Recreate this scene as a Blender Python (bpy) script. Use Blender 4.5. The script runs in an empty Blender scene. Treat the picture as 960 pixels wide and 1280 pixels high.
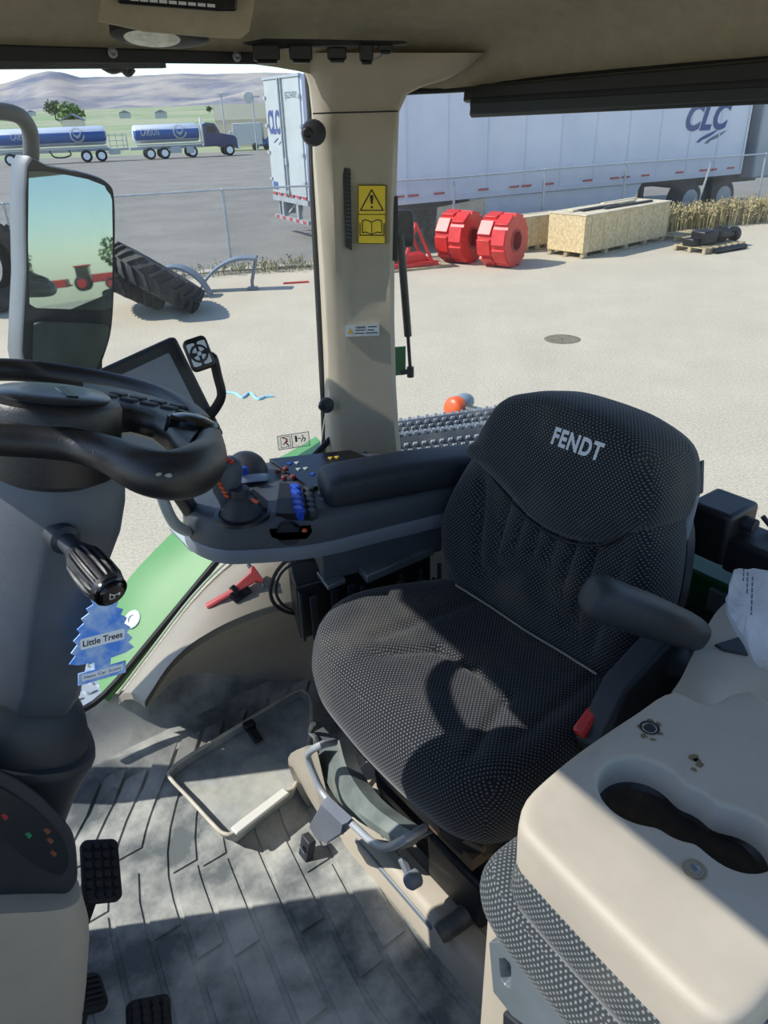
import bpy, bmesh, math, random
import numpy as np
from mathutils import Vector, Matrix
random.seed(7)
SC = bpy.context.scene
COL = SC.collection
PI = math.pi
# ---------------------------------------------------------------- camera
FPX, PITCH, ROLL, CAMZ = 950.0, math.radians(28), math.radians(2), 3.25
_f = np.array([0, math.cos(PITCH), -math.sin(PITCH)])
_u0 = np.array([0, math.sin(PITCH), math.cos(PITCH)])
_x = np.array([1.0, 0, 0])
_r = math.cos(ROLL) * _x - math.sin(ROLL) * _u0
_u = math.sin(ROLL) * _x + math.cos(ROLL) * _u0
cd = bpy.data.cameras.new('camera')
cam = bpy.data.objects.new('camera', cd)
COL.objects.link(cam)
cam.matrix_world = Matrix(((_r[0], _u[0], -_f[0], 0), (_r[1], _u[1], -_f[1], 0), (_r[2], _u[2], -_f[2], CAMZ), (0, 0, 0, 1)))
cd.sensor_fit = 'HORIZONTAL'
cd.sensor_width = 36
cd.lens = 36 * FPX / 960
cd.clip_start = 0.05
cd.clip_end = 30000
SC.camera = cam

# ---------------------------------------------------------------- frames
class Frame:
    def __init__(s, o, deg):
        s.o = np.array(o, float); s.a = math.radians(deg)
        c, n = math.cos(s.a), math.sin(s.a)
        s.X = np.array([c, n, 0]); s.Y = np.array([-n, c, 0])
    def w(s, p):
        return s.o + p[0] * s.X + p[1] * s.Y + np.array([0, 0, p[2]])
    def px(s, px, py, x=None, y=None, z=None, d=None, h=None):
        """the point of this frame where the sight line of a photo pixel meets a plane or a distance"""
        v = _f + (px - 480) / FPX * _r - (py - 640) / FPX * _u
        q = np.array([0, 0, CAMZ]) - s.o
        q = np.array([q @ s.X, q @ s.Y, q[2]])
        v = np.array([v @ s.X, v @ s.Y, v[2]])
        if x is not None: t = (x - q[0]) / v[0]
        elif y is not None: t = (y - q[1]) / v[1]
        elif z is not None: t = (z - q[2]) / v[2]
        elif h is not None: t = h / math.hypot(v[0], v[1])
        else: t = d
        return q + t * v
FZ = 1.75
CAB = Frame((0, 0, FZ), -54)
WORLD = Frame((0, 0, 0), 0)

# ---------------------------------------------------------------- materials
def lin(c):
    def f(v):
        v /= 255.0
        return v / 12.92 if v <= .04045 else ((v + .055) / 1.055) ** 2.4
    return (f(c[0]), f(c[1]), f(c[2]), 1)
MATS = {}
def mat(name, col, rough=.5, metal=0, var=0, vscale=8, bump=0, bscale=200, col2=None, spec=.5, v2=None, dirt=0, dcol=(150, 138, 112), coat=0, detail=4):
    if name in MATS: return MATS[name]
    m = bpy.data.materials.new(name); m.use_nodes = True
    nt = m.node_tree; b = nt.nodes['Principled BSDF']
    b.inputs['Base Color'].default_value = lin(col)
    b.inputs['Roughness'].default_value = rough
    b.inputs['Metallic'].default_value = metal
    b.inputs['Specular IOR Level'].default_value = spec
    b.inputs['Coat Weight'].default_value = coat
    tc = nt.nodes.new('ShaderNodeTexCoord')
    out = None
    if var or col2:
        n = nt.nodes.new('ShaderNodeTexNoise'); n.inputs['Scale'].default_value = vscale; n.inputs['Detail'].default_value = detail
        n.inputs['Roughness'].default_value = .62
        nt.links.new(tc.outputs['Object'], n.inputs['Vector'])
        r = nt.nodes.new('ShaderNodeValToRGB')
        c2 = col2 or tuple(max(0, v * (1 - var)) for v in col)
        r.color_ramp.elements[0].position = .35 if not v2 else v2[0]; r.color_ramp.elements[1].position = .68 if not v2 else v2[1]
        r.color_ramp.elements[0].color = lin(c2); r.color_ramp.elements[1].color = lin(col)
        nt.links.new(n.outputs['Fac'], r.inputs['Fac']); out = r.outputs['Color']
    if dirt:
        n = nt.nodes.new('ShaderNodeTexNoise'); n.inputs['Scale'].default_value = vscale * .6; n.inputs['Detail'].default_value = 8; n.inputs['Roughness'].default_value = .7
        nt.links.new(tc.outputs['Object'], n.inputs['Vector'])
        r = nt.nodes.new('ShaderNodeMapRange'); r.inputs[1].default_value = .5; r.inputs[2].default_value = .75; r.inputs[4].default_value = dirt
        nt.links.new(n.outputs['Fac'], r.inputs[0])
        mx = nt.nodes.new('ShaderNodeMix'); mx.data_type = 'RGBA'
        nt.links.new(r.outputs[0], mx.inputs[0])
        if out: nt.links.new(out, mx.inputs[6])
        else: mx.inputs[6].default_value = lin(col)
        mx.inputs[7].default_value = lin(dcol); out = mx.outputs[2]
    if out: nt.links.new(out, b.inputs['Base Color'])
    if bump:
        n = nt.nodes.new('ShaderNodeTexNoise'); n.inputs['Scale'].default_value = bscale; n.inputs['Detail'].default_value = 3
        nt.links.new(tc.outputs['Object'], n.inputs['Vector'])
        bp = nt.nodes.new('ShaderNodeBump'); bp.inputs['Strength'].default_value = bump; bp.inputs['Distance'].default_value = .002
        nt.links.new(n.outputs['Fac'], bp.inputs['Height']); nt.links.new(bp.outputs['Normal'], b.inputs['Normal'])
    MATS[name] = m
    return m
def emit_mat(name, col, s):
    m = mat(name, col, .5); b = m.node_tree.nodes['Principled BSDF']
    b.inputs['Emission Color'].default_value = lin(col); b.inputs['Emission Strength'].default_value = s
    return m

# ---------------------------------------------------------------- mesh builder
def cr(pts, n=6, closed=False):
    """Catmull-Rom through the points"""
    p = [np.array(q, float) for q in pts]; N = len(p); out = []
    rng = range(N) if closed else range(N - 1)
    for i in rng:
        if closed: a, b, c, d = p[(i - 1) % N], p[i], p[(i + 1) % N], p[(i + 2) % N]
        else: a, b, c, d = p[max(i - 1, 0)], p[i], p[i + 1], p[min(i + 2, N - 1)]
        for k in range(n):
            t = k / n
            out.append(.5 * (2 * b + (c - a) * t + (2 * a - 5 * b + 4 * c - d) * t * t + (3 * b - a - 3 * c + d) * t ** 3))
    if not closed: out.append(p[-1])
    return out
def unit(v):
    v = np.array(v, float); n = np.linalg.norm(v)
    return v / n if n > 1e-12 else v
def rrect(w, h, r, n=4, c=(0, 0)):
    """rounded rectangle, counter-clockwise"""
    o = []
    for (sx, sy, a0) in ((1, 1, 0), (-1, 1, 90), (-1, -1, 180), (1, -1, 270)):
        for k in range(n + 1):
            a = math.radians(a0 + 90 * k / n)
            o.append((c[0] + sx * (w / 2 - r) + r * math.cos(a), c[1] + sy * (h / 2 - r) + r * math.sin(a)))
    return o
def circ(r, n=24, c=(0, 0)):
    return [(c[0] + r * math.cos(2 * PI * k / n), c[1] + r * math.sin(2 * PI * k / n)) for k in range(n)]
class MB:
    def __init__(s): s.v = []; s.f = []; s.fm = []; s.m = 0
    def add(s, vs, fs):
        o = len(s.v); s.v += [tuple(map(float, q)) for q in vs]
        for f in fs: s.f.append(tuple(o + i for i in f)); s.fm.append(s.m)
        return s
    def box(s, c, d, X=(1, 0, 0), Y=(0, 1, 0), Z=None):
        X = unit(X); Y = unit(Y); Z = unit(np.cross(X, Y)) if Z is None else unit(Z); c = np.array(c, float)
        vs = [c + X * d[0] / 2 * i + Y * d[1] / 2 * j + Z * d[2] / 2 * k for k in (-1, 1) for j in (-1, 1) for i in (-1, 1)]
        return s.add(vs, [(0, 2, 3, 1), (4, 5, 7, 6), (0, 1, 5, 4), (2, 6, 7, 3), (0, 4, 6, 2), (1, 3, 7, 5)])
    def bar(s, a, b, w, t, up=(0, 0, 1)):
        a = np.array(a, float); b = np.array(b, float); Y = unit(b - a); X = unit(np.cross(Y, up)); Z = np.cross(X, Y)
        return s.box((a + b) / 2, (w, np.linalg.norm(b - a), t), X, Y, Z)
    def loft(s, loops, caps=True, closed=False):
        n = len(loops[0]); vs = [q for l in loops for q in l]; fs = []
        K = len(loops)
        for i in range(K if closed else K - 1):
            j = (i + 1) % K
            for k in range(n):
                l = (k + 1) % n
                fs.append((i * n + k, i * n + l, j * n + l, j * n + k))
        if caps and not closed:
            fs.append(tuple(range(n - 1, -1, -1))); fs.append(tuple((K - 1) * n + k for k in range(n)))
        return s.add(vs, fs)
    def tube(s, path, r, n=10, closed=False, sq=(1, 1), up=None):
        p = [np.array(q, float) for q in path]; K = len(p)
        rr = r if hasattr(r, '__len__') else [r] * K
        tg = []
        for i in range(K):
            a = p[(i - 1) % K] if (closed or i > 0) else p[i]; b = p[(i + 1) % K] if (closed or i < K - 1) else p[i]
            tg.append(unit(b - a))
        nv = unit(np.cross(tg[0], up if up is not None else ((0, 0, 1) if abs(tg[0][2]) < .9 else (1, 0, 0))))
        loops = []
        for i in range(K):
            nv = unit(nv - tg[i] * (nv @ tg[i])); bv = np.cross(tg[i], nv)
            loops.append([p[i] + rr[i] * (math.cos(2 * PI * k / n) * nv * sq[0] + math.sin(2 * PI * k / n) * bv * sq[1]) for k in range(n)])
        return s.loft(loops, True, closed)
    def cyl(s, a, b, r, n=16, r2=None):
        return s.tube([a, b], [r, r if r2 is None else r2], n)
    def lathe(s, prof, c, ax=(0, 0, 1), n=24, cap=True):
        ax = unit(ax); X = unit(np.cross(ax, (0, 0, 1) if abs(ax[2]) < .9 else (1, 0, 0))); Y = np.cross(ax, X); c = np.array(c, float)
        loops = [[c + ax * z + r * (math.cos(2 * PI * k / n) * X + math.sin(2 * PI * k / n) * Y) for k in range(n)] for r, z in prof]
        return s.loft(loops, cap)
    def prism(s, poly, O, U, V, N, h0, h1):
        O = np.array(O, float); U = np.array(U, float); V = np.array(V, float); N = np.array(N, float)
        return s.loft([[O + U * a + V * b + N * h for a, b in poly] for h in (h0, h1)])
    def ring(s, outer, inner, O, U, V, N, h0, h1):
        """a plate with a hole: outer and inner have the same number of points"""
        O = np.array(O, float); U = np.array(U, float); V = np.array(V, float); N = np.array(N, float)
        L = [[O + U * a + V * b + N * h for a, b in p] for p, h in ((outer, h0), (outer, h1), (inner, h1), (inner, h0))]
        return s.loft(L, False, True)
    def ball(s, c, r, n=16, m=10, X=(1, 0, 0), Y=(0, 1, 0)):
        X = unit(X); Y = unit(Y); Z = unit(np.cross(X, Y)); c = np.array(c, float)
        if not hasattr(r, '__len__'): r = (r, r, r)
        loops = [[c + X * r[0] * math.sin(t) * math.cos(p) + Y * r[1] * math.sin(t) * math.sin(p) + Z * r[2] * math.cos(t) for p in np.linspace(0, 2 * PI, n, False)] for t in np.linspace(PI - .02, .02, m)]
        return s.loft(loops)
    def grid(s, P, closed_u=False):
        """P[i][j] points"""
        R, Cn = len(P), len(P[0]); vs = [q for r in P for q in r]; fs = []
        for i in range(R - 1):
            for j in range(Cn if closed_u else Cn - 1):
                k = (j + 1) % Cn
                fs.append((i * Cn + j, i * Cn + k, (i + 1) * Cn + k, (i + 1) * Cn + j))
        return s.add(vs, fs)
    def slab(s, P, thick):
        """a curved sheet with real thickness: grid P, offset by the vector thick"""
        t = np.array(thick, float); Q = [[np.array(q, float) + t for q in r] for r in P]
        R, Cn = len(P), len(P[0])
        a = [q for r in P for q in r] + [q for r in Q for q in r]; M = R * Cn; fs = []
        for i in range(R - 1):
            for j in range(Cn - 1):
                q = (i * Cn + j, i * Cn + j + 1, (i + 1) * Cn + j + 1, (i + 1) * Cn + j)
                fs.append(q); fs.append(tuple(M + k for k in reversed(q)))
        edge = [j for j in range(Cn)] + [i * Cn + Cn - 1 for i in range(1, R)] + [(R - 1) * Cn + j for j in range(Cn - 2, -1, -1)] + [i * Cn for i in range(R - 2, 0, -1)]
        for k in range(len(edge)):
            e, g = edge[k], edge[(k + 1) % len(edge)]
            fs.append((g, e, M + e, M + g))
        return s.add(a, fs)
    def dome(s, poly, O, U, V, N, rings, top=None, inner=8):
        """a padded or rounded slab: rings = [(inset, height)] from the underside up, then closing rings to the middle"""
        O = np.array(O, float); U = np.array(U, float); V = np.array(V, float); N = np.array(N, float)
        p = np.array([q[:2] for q in poly]); n = len(p)
        tg = np.roll(p, -1, 0) - np.roll(p, 1, 0); tg /= np.linalg.norm(tg, axis=1)[:, None]
        nin = np.stack([-tg[:, 1], tg[:, 0]], 1)
        c = p.mean(0); L = []
        top = top or (lambda a, b, e: 0)
        hm = rings[-1][1]
        for ins, h in rings:
            q = p + nin * ins
            e = max(0, min(1, (h - rings[0][1]) / max(1e-6, hm - rings[0][1])))
            L.append([O + U * a + V * b + N * (h + top(a, b, e) * e) for a, b in q])
        q0 = p + nin * rings[-1][0]
        for k in range(1, inner):
            t = 1 - k / inner
            q = c + (q0 - c) * t
            L.append([O + U * a + V * b + N * (hm + top(a, b, 1)) for a, b in q])
        q = c + (q0 - c) * (.25 / inner)
        L.append([O + U * a + V * b + N * (hm + top(a, b, 1)) for a, b in q])
        return s.loft(L)
    def bounds(s):
        a = np.array(s.v); return a.min(0), a.max(0)

BASE = {}
def _link(o): COL.objects.link(o); return o
def mesh_of(mb, name, mats, base, smooth=40, uv=False):
    me = bpy.data.meshes.new(name)
    b = np.array(base, float)
    me.from_pydata([tuple(np.array(q) - b) for q in mb.v], [], mb.f)
    bm = bmesh.new(); bm.from_mesh(me); bmesh.ops.recalc_face_normals(bm, faces=bm.faces); bm.to_mesh(me); bm.free()
    ms = mats if isinstance(mats, (list, tuple)) else [mats]
    for m in ms: me.materials.append(m)
    if len(ms) > 1: me.polygons.foreach_set('material_index', mb.fm)
    if smooth:
        me.polygons.foreach_set('use_smooth', [True] * len(me.polygons))
        me.set_sharp_from_angle(angle=math.radians(smooth))
    if uv:
        ul = me.uv_layers.new(name='UVMap')
        for p in me.polygons:
            n = p.normal; ax = max(range(3), key=lambda i: abs(n[i]))
            i, j = ((1, 2), (0, 2), (0, 1))[ax]
            for li in p.loop_indices:
                co = me.vertices[me.loops[li].vertex_index].co
                ul.data[li].uv = (co[i], co[j])
    me.update()
    return me
def props(o, label=None, cat=None, group=None, kind=None):
    if label: o['label'] = label
    if cat: o['category'] = cat
    if group: o['group'] = group
    if kind: o['kind'] = kind
    return o
def thing(name, label, cat, fr, base, group=None, kind=None):
    o = bpy.data.objects.new(name, None); _link(o)
    o.empty_display_size = .1
    o.location = fr.w(base); o.rotation_euler = (0, 0, fr.a)
    BASE[o.name] = (fr, np.array(base, float))
    return props(o, label, cat, group, kind)
def part(mb, name, m, parent, bevel=0, smooth=40, uv=False, label=None, kind=None, seg=2):
    fr, base = BASE[parent.name]
    o = bpy.data.objects.new(name, mesh_of(mb, name, m, base, smooth, uv)); _link(o)
    o.parent = parent; BASE[o.name] = (fr, base)
    if bevel: _bev(o, bevel, seg)
    return props(o, label, None, None, kind)
def _bev(o, w, seg=2):
    md = o.modifiers.new('bevel', 'BEVEL'); md.width = w; md.segments = seg; md.limit_method = 'ANGLE'; md.angle_limit = math.radians(40)
    md.harden_normals = False
def single(mb, name, m, fr, label, cat, group=None, kind=None, bevel=0, smooth=40, uv=False, base=None, seg=2):
    lo, hi = mb.bounds()
    base = np.array([(lo[0] + hi[0]) / 2, (lo[1] + hi[1]) / 2, lo[2]]) if base is None else np.array(base, float)
    o = bpy.data.objects.new(name, mesh_of(mb, name, m, base, smooth, uv)); _link(o)
    o.location = fr.w(base); o.rotation_euler = (0, 0, fr.a); BASE[o.name] = (fr, base)
    if bevel: _bev(o, bevel, seg)
    return props(o, label, cat, group, kind)
def struct(mb, name, m, fr, label=None, cat=None, **k):
    return single(mb, name, m, fr, label, cat, kind='structure', **k)
def dup(root, fr, base, label=None, group=None, rotz=None, scale=None):
    r = root.copy(); _link(r); r.location = fr.w(base); BASE[r.name] = (fr, np.array(base, float))
    if rotz is not None: r.rotation_euler = (0, 0, fr.a + rotz)
    if scale: r.scale = scale
    if label: r['label'] = label
    if group: r['group'] = group
    for ch in list(root.children):
        c = ch.copy(); _link(c); c.parent = r
        for g in list(ch.children):
            d = g.copy(); _link(d); d.parent = c
    return r
def text(body, size, O, U, V, m, parent, name='lettering', ext=.0008, shear=0, bold=0, space=1, width=None, align='CENTER', label=None, bend=None):
    """lettering as geometry: O = middle, U = reading direction, V = up, in the parent's frame"""
    cu = bpy.data.curves.new(name, 'FONT'); cu.body = body; cu.size = size; cu.extrude = 0; cu.shear = shear; cu.offset = bold
    cu.align_x = align; cu.align_y = 'CENTER'; cu.space_character = space; cu.resolution_u = 4
    t = bpy.data.objects.new('t', cu); _link(t)
    dg = bpy.context.evaluated_depsgraph_get(); dg.update()
    me = bpy.data.meshes.new_from_object(t.evaluated_get(dg))
    bpy.data.objects.remove(t); bpy.data.curves.remove(cu)
    U = unit(U); N = unit(np.cross(U, V)); V = np.cross(N, U); O = np.array(O, float)
    co = np.array([v.co[:] for v in me.vertices]) if len(me.vertices) else np.zeros((0, 3))
    if width:
        w = co[:, 0].max() - co[:, 0].min(); co[:, 0] *= width / w
    mb = MB(); fs = [tuple(p.vertices) for p in me.polygons]
    def pos(a, b, h):
        q = O + U * a + V * b + N * h
        return bend(q, a, b, h) if bend else q
    mb.add([pos(a, b, ext) for a, b, _ in co], fs)
    bpy.data.meshes.remove(me)
    return part(mb, name, m, parent, smooth=0, label=label)
# ================================================================ outdoors
M_conc = mat('concrete', (192, 183, 159), .9, var=.05, vscale=.7, bump=.4, bscale=60, dirt=.16, dcol=(160, 152, 132), detail=10)
def speckle(m, scale, lo, hi, amt):
    """fine light and dark aggregate over a ground material"""
    nt = m.node_tree; b = nt.nodes['Principled BSDF']; l = b.inputs['Base Color'].links[0].from_socket
    tc = nt.nodes.new('ShaderNodeTexCoord'); n = nt.nodes.new('ShaderNodeTexNoise'); n.inputs['Scale'].default_value = scale; n.inputs['Detail'].default_value = 3
    nt.links.new(tc.outputs['Object'], n.inputs['Vector'])
    r = nt.nodes.new('ShaderNodeMapRange'); r.inputs[1].default_value = .35; r.inputs[2].default_value = .65; r.inputs[3].default_value = lo; r.inputs[4].default_value = hi
    nt.links.new(n.outputs['Fac'], r.inputs[0])
    mx = nt.nodes.new('ShaderNodeMix'); mx.data_type = 'RGBA'; mx.blend_type = 'MULTIPLY'; mx.inputs[0].default_value = amt
    nt.links.new(l, mx.inputs[6]); nt.links.new(r.outputs[0], mx.inputs[7]); nt.links.new(mx.outputs[2], b.inputs['Base Color'])
speckle(M_conc, 34, .80, 1.1, .9)
M_asph = mat('asphalt', (138, 135, 124), .9, var=.14, vscale=.5, bump=.3, bscale=40, detail=10)
speckle(M_asph, 20, .85, 1.1, .8)
M_grassf = mat('field_green', (118, 142, 92), .9, col2=(156, 158, 126), vscale=.012, v2=(.4, .6))
M_hill = mat('hill_rock_haze', (164, 160, 152), 1, col2=(112, 118, 132), vscale=.0026, v2=(.38, .58), spec=0, detail=9)  # bluish distance haze is mixed into the rock colour
M_steel = mat('galvanised', (176, 184, 188), .45, .25, var=.1)
M_white = mat('trailer_white', (172, 180, 180), .4, var=.05, vscale=1.5)
M_side = mat('trailer_side_panel', (206, 213, 224), .42, var=.03, vscale=.8)
M_black = mat('black_plastic', (22, 23, 25), .45, bump=.15, bscale=300)
M_rub = mat('rubber', (38, 39, 41), .75, var=.3, vscale=6, dirt=.35, dcol=(120, 116, 105))
M_dark = mat('chassis_dark', (40, 43, 46), .7)
M_red = mat('red_paint', (214, 50, 46), .42, var=.12, vscale=4)
M_redtape = mat('reflector_red', (176, 56, 56), .4)
M_blue = mat('logo_blue', (56, 76, 130), .5)
M_teal = mat('logo_grey', (86, 112, 124), .45)
M_chrome = mat('polished_tank', (222, 228, 234), .3, .35)
M_tblue = mat('tank_blue', (44, 84, 146), .35)
M_navy = mat('truck_navy', (24, 42, 92), .3, coat=.5)
M_osb = mat('osb', (216, 198, 154), .8, col2=(184, 160, 116), vscale=14, v2=(.35, .65), detail=10)
M_wood = mat('pallet_wood', (186, 170, 134), .85, var=.25, vscale=5)
M_lightwood = mat('pale_board', (214, 202, 172), .8, var=.12, vscale=5)
M_glassdk = mat('dark_glass', (24, 30, 38), .08)
M_weed = mat('dry_weed', (196, 180, 136), .9, col2=(142, 130, 84), vscale=1.2)
M_green_leaf = mat('tree_leaf', (112, 146, 70), .8, var=.35, vscale=.8)
M_bark = mat('bark', (92, 78, 62), .9)
M_tan = mat('building_tan', (222, 210, 188), .9)
M_tan2 = mat('building_band', (208, 190, 166), .9)

FEN = [(-14.0, 14.0), (-7.6, 16.75), (-3.33, 18.27), (-1.32, 18.47), (1.91, 19.3), (4.32, 20.74), (6.72, 21.92), (9.37, 22.89), (11.3, 23.7), (24, 29)]
def fy(x):
    for (a, b), (c, d) in zip(FEN, FEN[1:]):
        if a <= x <= c: return b + (d - b) * (x - a) / (c - a)
    return FEN[0][1] - 1 if x < FEN[0][0] else FEN[-1][1] + 4
xs = [-70, -40, -14, -7.6, -3.33, -1.32, 1.91, 4.32, 6.72, 9.37, 11.3, 24, 45, 70]
g = MB(); g.grid([[(x, -60, 0) for x in xs], [(x, 6, 0) for x in xs], [(x, fy(x) + .1, 0) for x in xs]])
struct(g, 'ground', M_conc, WORLD, base=(0, 0, 0), smooth=0)
def zl(y): return -.01 - max(0, y - 40) * .0125
g = MB(); rows = [[(x, fy(x) + .1, zl(20)) for x in xs]]
for yy in (42, 60, 80, 98): rows.append([(x * (1 + (yy - 20) / 60), yy, zl(yy)) for x in xs])
g.grid(rows); struct(g, 'asphalt_ground', M_asph, WORLD, base=(0, 0, 0), smooth=0)
g = MB(); rows = []
for yy, z in ((97, -.76), (250, -.7), (500, 3), (900, 11)):
    rows.append([(x * yy / 12, yy, z) for x in np.linspace(-12, 12, 15)])
g.grid(rows); struct(g, 'field_ground', M_grassf, WORLD, base=(0, 0, 0), smooth=0)

# hills: a ridge several kilometres off
def hn(x, y):
    v = 0
    for k, (s, a) in enumerate(((800, 1), (330, .6), (150, .4), (64, .2))):
        v += a * abs(math.sin(x / s + 1.7 * k + .6 * math.sin(y / s * 1.3 + k)) * math.cos(y / (s * 1.4) + .9 * k + .5 * math.sin(x / s)))
    return v / 2
prof = [(-60, 104), (0, 106), (18, 101), (40, 93), (60, 89), (78, 91), (100, 97), (140, 96), (180, 94), (230, 92), (270, 93), (330, 91), (400, 93), (560, 95), (760, 98), (960, 95)]
R, Y0, Y1, rows = [], 900., 5200., []
for px_, py_ in prof: R.append(WORLD.px(px_, py_, y=Y1))
rx = np.array([q[0] for q in R]); rz = np.array([q[2] for q in R])
NX = 260
for i in range(46):
    t = i / 45; yy = Y0 + (Y1 - Y0) * t; row = []
    for j in range(NX):
        s = j / (NX - 1); xe = -3900 + 7200 * s; top = float(np.interp(xe, rx, rz)); x = xe * (yy / Y1) ** .9
        base = 9 + 20 * t + (top - 29) * max(0, (t - .28) / .72) ** 1.25
        row.append((x, yy, base - (hn(x, yy) * 150 - 20) * t * (1 - t) * 3.2 + (hn(xe * 2, 77) * 10 - 4) * t))
    rows.append(row)
g = MB(); g.grid(rows); struct(g, 'hills_ground', M_hill, WORLD, base=(0, 0, 0), smooth=180)

# ---------------------------------------------------------------- chain-link fence
fe = thing('chain_link_fence', 'long grey chain-link fence crossing the yard in front of the trailers', 'fence', WORLD, (1.9, 19.3, 0))
HF = 1.76
fr_ = MB(); fr_.tube([(x, y, HF) for x, y in FEN], .021, 8); part(fr_, 'top_rail', M_steel, fe)
net = MB()
for (a, b), (c, d) in zip(FEN[:-1], FEN[1:]):
    A = np.array([a, b, 0.]); D = np.array([c - a, d - b, 0.]); Ln = np.linalg.norm(D); D /= Ln; h = HF - .03
    if a > 11: Ln = min(Ln, 5)
    nrm = np.array([-D[1], D[0], 0]) * .0011
    st = .064; k = -int(h / st) - 1
    while k * st < Ln:
        for sg in (1, -1):
            # wire from (s0, 0) rising to (s0 + h, h) or mirrored, clipped to the panel
            s0 = k * st
            p0, p1 = (s0, 0.), (s0 + h, h)
            t0 = max(0, -s0 / h); t1 = min(1, (Ln - s0) / h)
            if t1 > t0:
                sA, sB = s0 + h * t0, s0 + h * t1; zA, zB = (h * t0, h * t1)
                if sg < 0: zA, zB = h - zA, h - zB
                P = A + D * sA + np.array([0, 0, zA + .02]); Q = A + D * sB + np.array([0, 0, zB + .02])
                dv = unit(Q - P); sd = np.cross(dv, unit(nrm)) * .0011 * 1.7
                net.add([P - sd + nrm, P + sd + nrm, P - nrm * 1.5, Q - sd + nrm, Q + sd + nrm, Q - nrm * 1.5], [(0, 1, 4, 3), (1, 2, 5, 4), (2, 0, 3, 5)])
        k += 1
part(net, 'wire_mesh', mat('wire_grey', (120, 124, 124), .6, .2), fe, smooth=0)
posts = [(-13.9, 14.04), (-10.6, 15.45), (-7.55, 16.77), (-3.33, 18.27), (1.91, 19.3), (4.32, 20.74), (6.72, 21.92), (9.37, 22.89), (11.2, 23.65)]
for i, (x, y) in enumerate(posts):
    m = MB(); lean = -.32 if i == 7 else 0
    m.cyl((x + lean, y, 0), (x, y, HF - (.12 if i in (4, 7) else 0)), .03, 10); m.ball((x, y, HF - (.12 if i in (4, 7) else 0)), .034, 8, 6)
    part(m, 'post', M_steel, fe)

# ---------------------------------------------------------------- box trailers
def wheel(c, r, w, side=-1):
    """returns (tyre, rim) builders, axle along local y"""
    t = MB(); t.lathe([(r * .58, -w / 2), (r * .86, -w / 2), (r * .97, -w * .4), (r, -w * .25), (r, w * .25), (r * .97, w * .4), (r * .86, w / 2), (r * .58, w / 2)], c, (0, 1, 0), 28)
    q = MB(); q.lathe([(r * .6, side * w * .52), (r * .56, side * w * .5), (r * .5, side * w * .2), (r * .25, side * w * .25), (r * .2, side * w * .5), (.01, side * w * .5)], c, (0, 1, 0), 20)
    return t, q
T1 = Frame((-1.2, 18.98, 0), 26.2)
tr = thing('box_trailer', 'long white box trailer parked side-on behind the chain-link fence', 'trailer', T1, (7, 1.3, 0))
m = MB(); m.box((7.6, 1.3, 2.62), (12.4, 2.6, 2.96)); part(m, 'box_body', M_side, tr, bevel=.03)
m = MB()
for k in range(2, 12): m.box((13.8 * k / 12, -.006, 2.66), (.05, .012, 2.8))
m.box((7.6, -.012, 1.2), (12.4, .03, .12)); m.box((7.6, -.01, 4.05), (12.4, .03, .1)); m.box((13.78, -.012, 2.62), (.08, .03, 2.94))
part(m, 'side_rib', mat('trailer_rib', (196, 203, 214), .4), tr)
for k in range(1, 12):
    m = MB(); x = .9 + k * 1.13 + (.18 if k % 3 == 0 else 0); m.box((x, -.03, 1.33), (.3, .012, .05)); part(m, 'reflector', M_redtape, tr)
    if k % 3 == 1:
        m = MB(); m.box((x + .4, -.03, 1.33), (.3, .012, .05)); part(m, 'reflector', M_redtape, tr)
m = MB(); m.slab([[(4.1, .05, 1.12), (9.9, .05, 1.12)], [(4.6, .05, .42), (9.5, .05, .42)]], (0, .03, 0)); part(m, 'side_skirt', M_side, tr)
m = MB(); m.box((7.6, 1.3, 1.02), (12.0, 1.0, .2)); m.box((2.9, 1.3, .75), (2.8, 1.1, .3)); m.box((10.4, .55, .65), (.12, .12, .95)); m.box((10.4, 2.0, .65), (.12, .12, .95)); part(m, 'chassis', M_dark, tr)
for x in (2.2, 3.45):
    for y in (.3, 2.3):
        t, q = wheel((x, y, .5), .5, .5, -1); o = part(t, 'wheel', M_rub, tr); part(q, 'rim', M_steel, o)
m = MB(); m.prism([(0, 0), (1.5, .12), (1.45, .62), (.05, .5)], (3.1, .02, .5), (1, 0, 0), (0, 0, 1), (0, 1, 0), 0, .03); part(m, 'mud_flap', M_lightwood, tr)
text('CLC', .92, (12.0, -.012, 2.70), (1, 0, 0), (0, 0, 1), M_blue, tr, shear=.3, bold=.035, space=1.05, width=1.75, ext=.004)
def swoosh(par, x, z, s, y):
    for (dx, dz, m_, nm) in ((0, 0, M_blue, 'logo_stroke'), (.34, -.04, M_teal, 'logo_stroke')):
        w = MB(); pts = []
        for t in np.linspace(0, 1, 9): pts.append((x + dx + s * t, z + dz + s * .38 * t ** .6))
        bot = [(a + .16 * s * (1 - t), b - .09 * s * math.sin(PI * t) - .0) for (a, b), t in zip(pts, np.linspace(0, 1, 9))]
        w.prism(pts + bot[::-1][1:], (0, y, 0), (1, 0, 0), (0, 0, 1), (0, -1, 0), .006, .009); part(w, nm, m_, par)
swoosh(tr, 11.75, 2.08, .85, 0)

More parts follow.
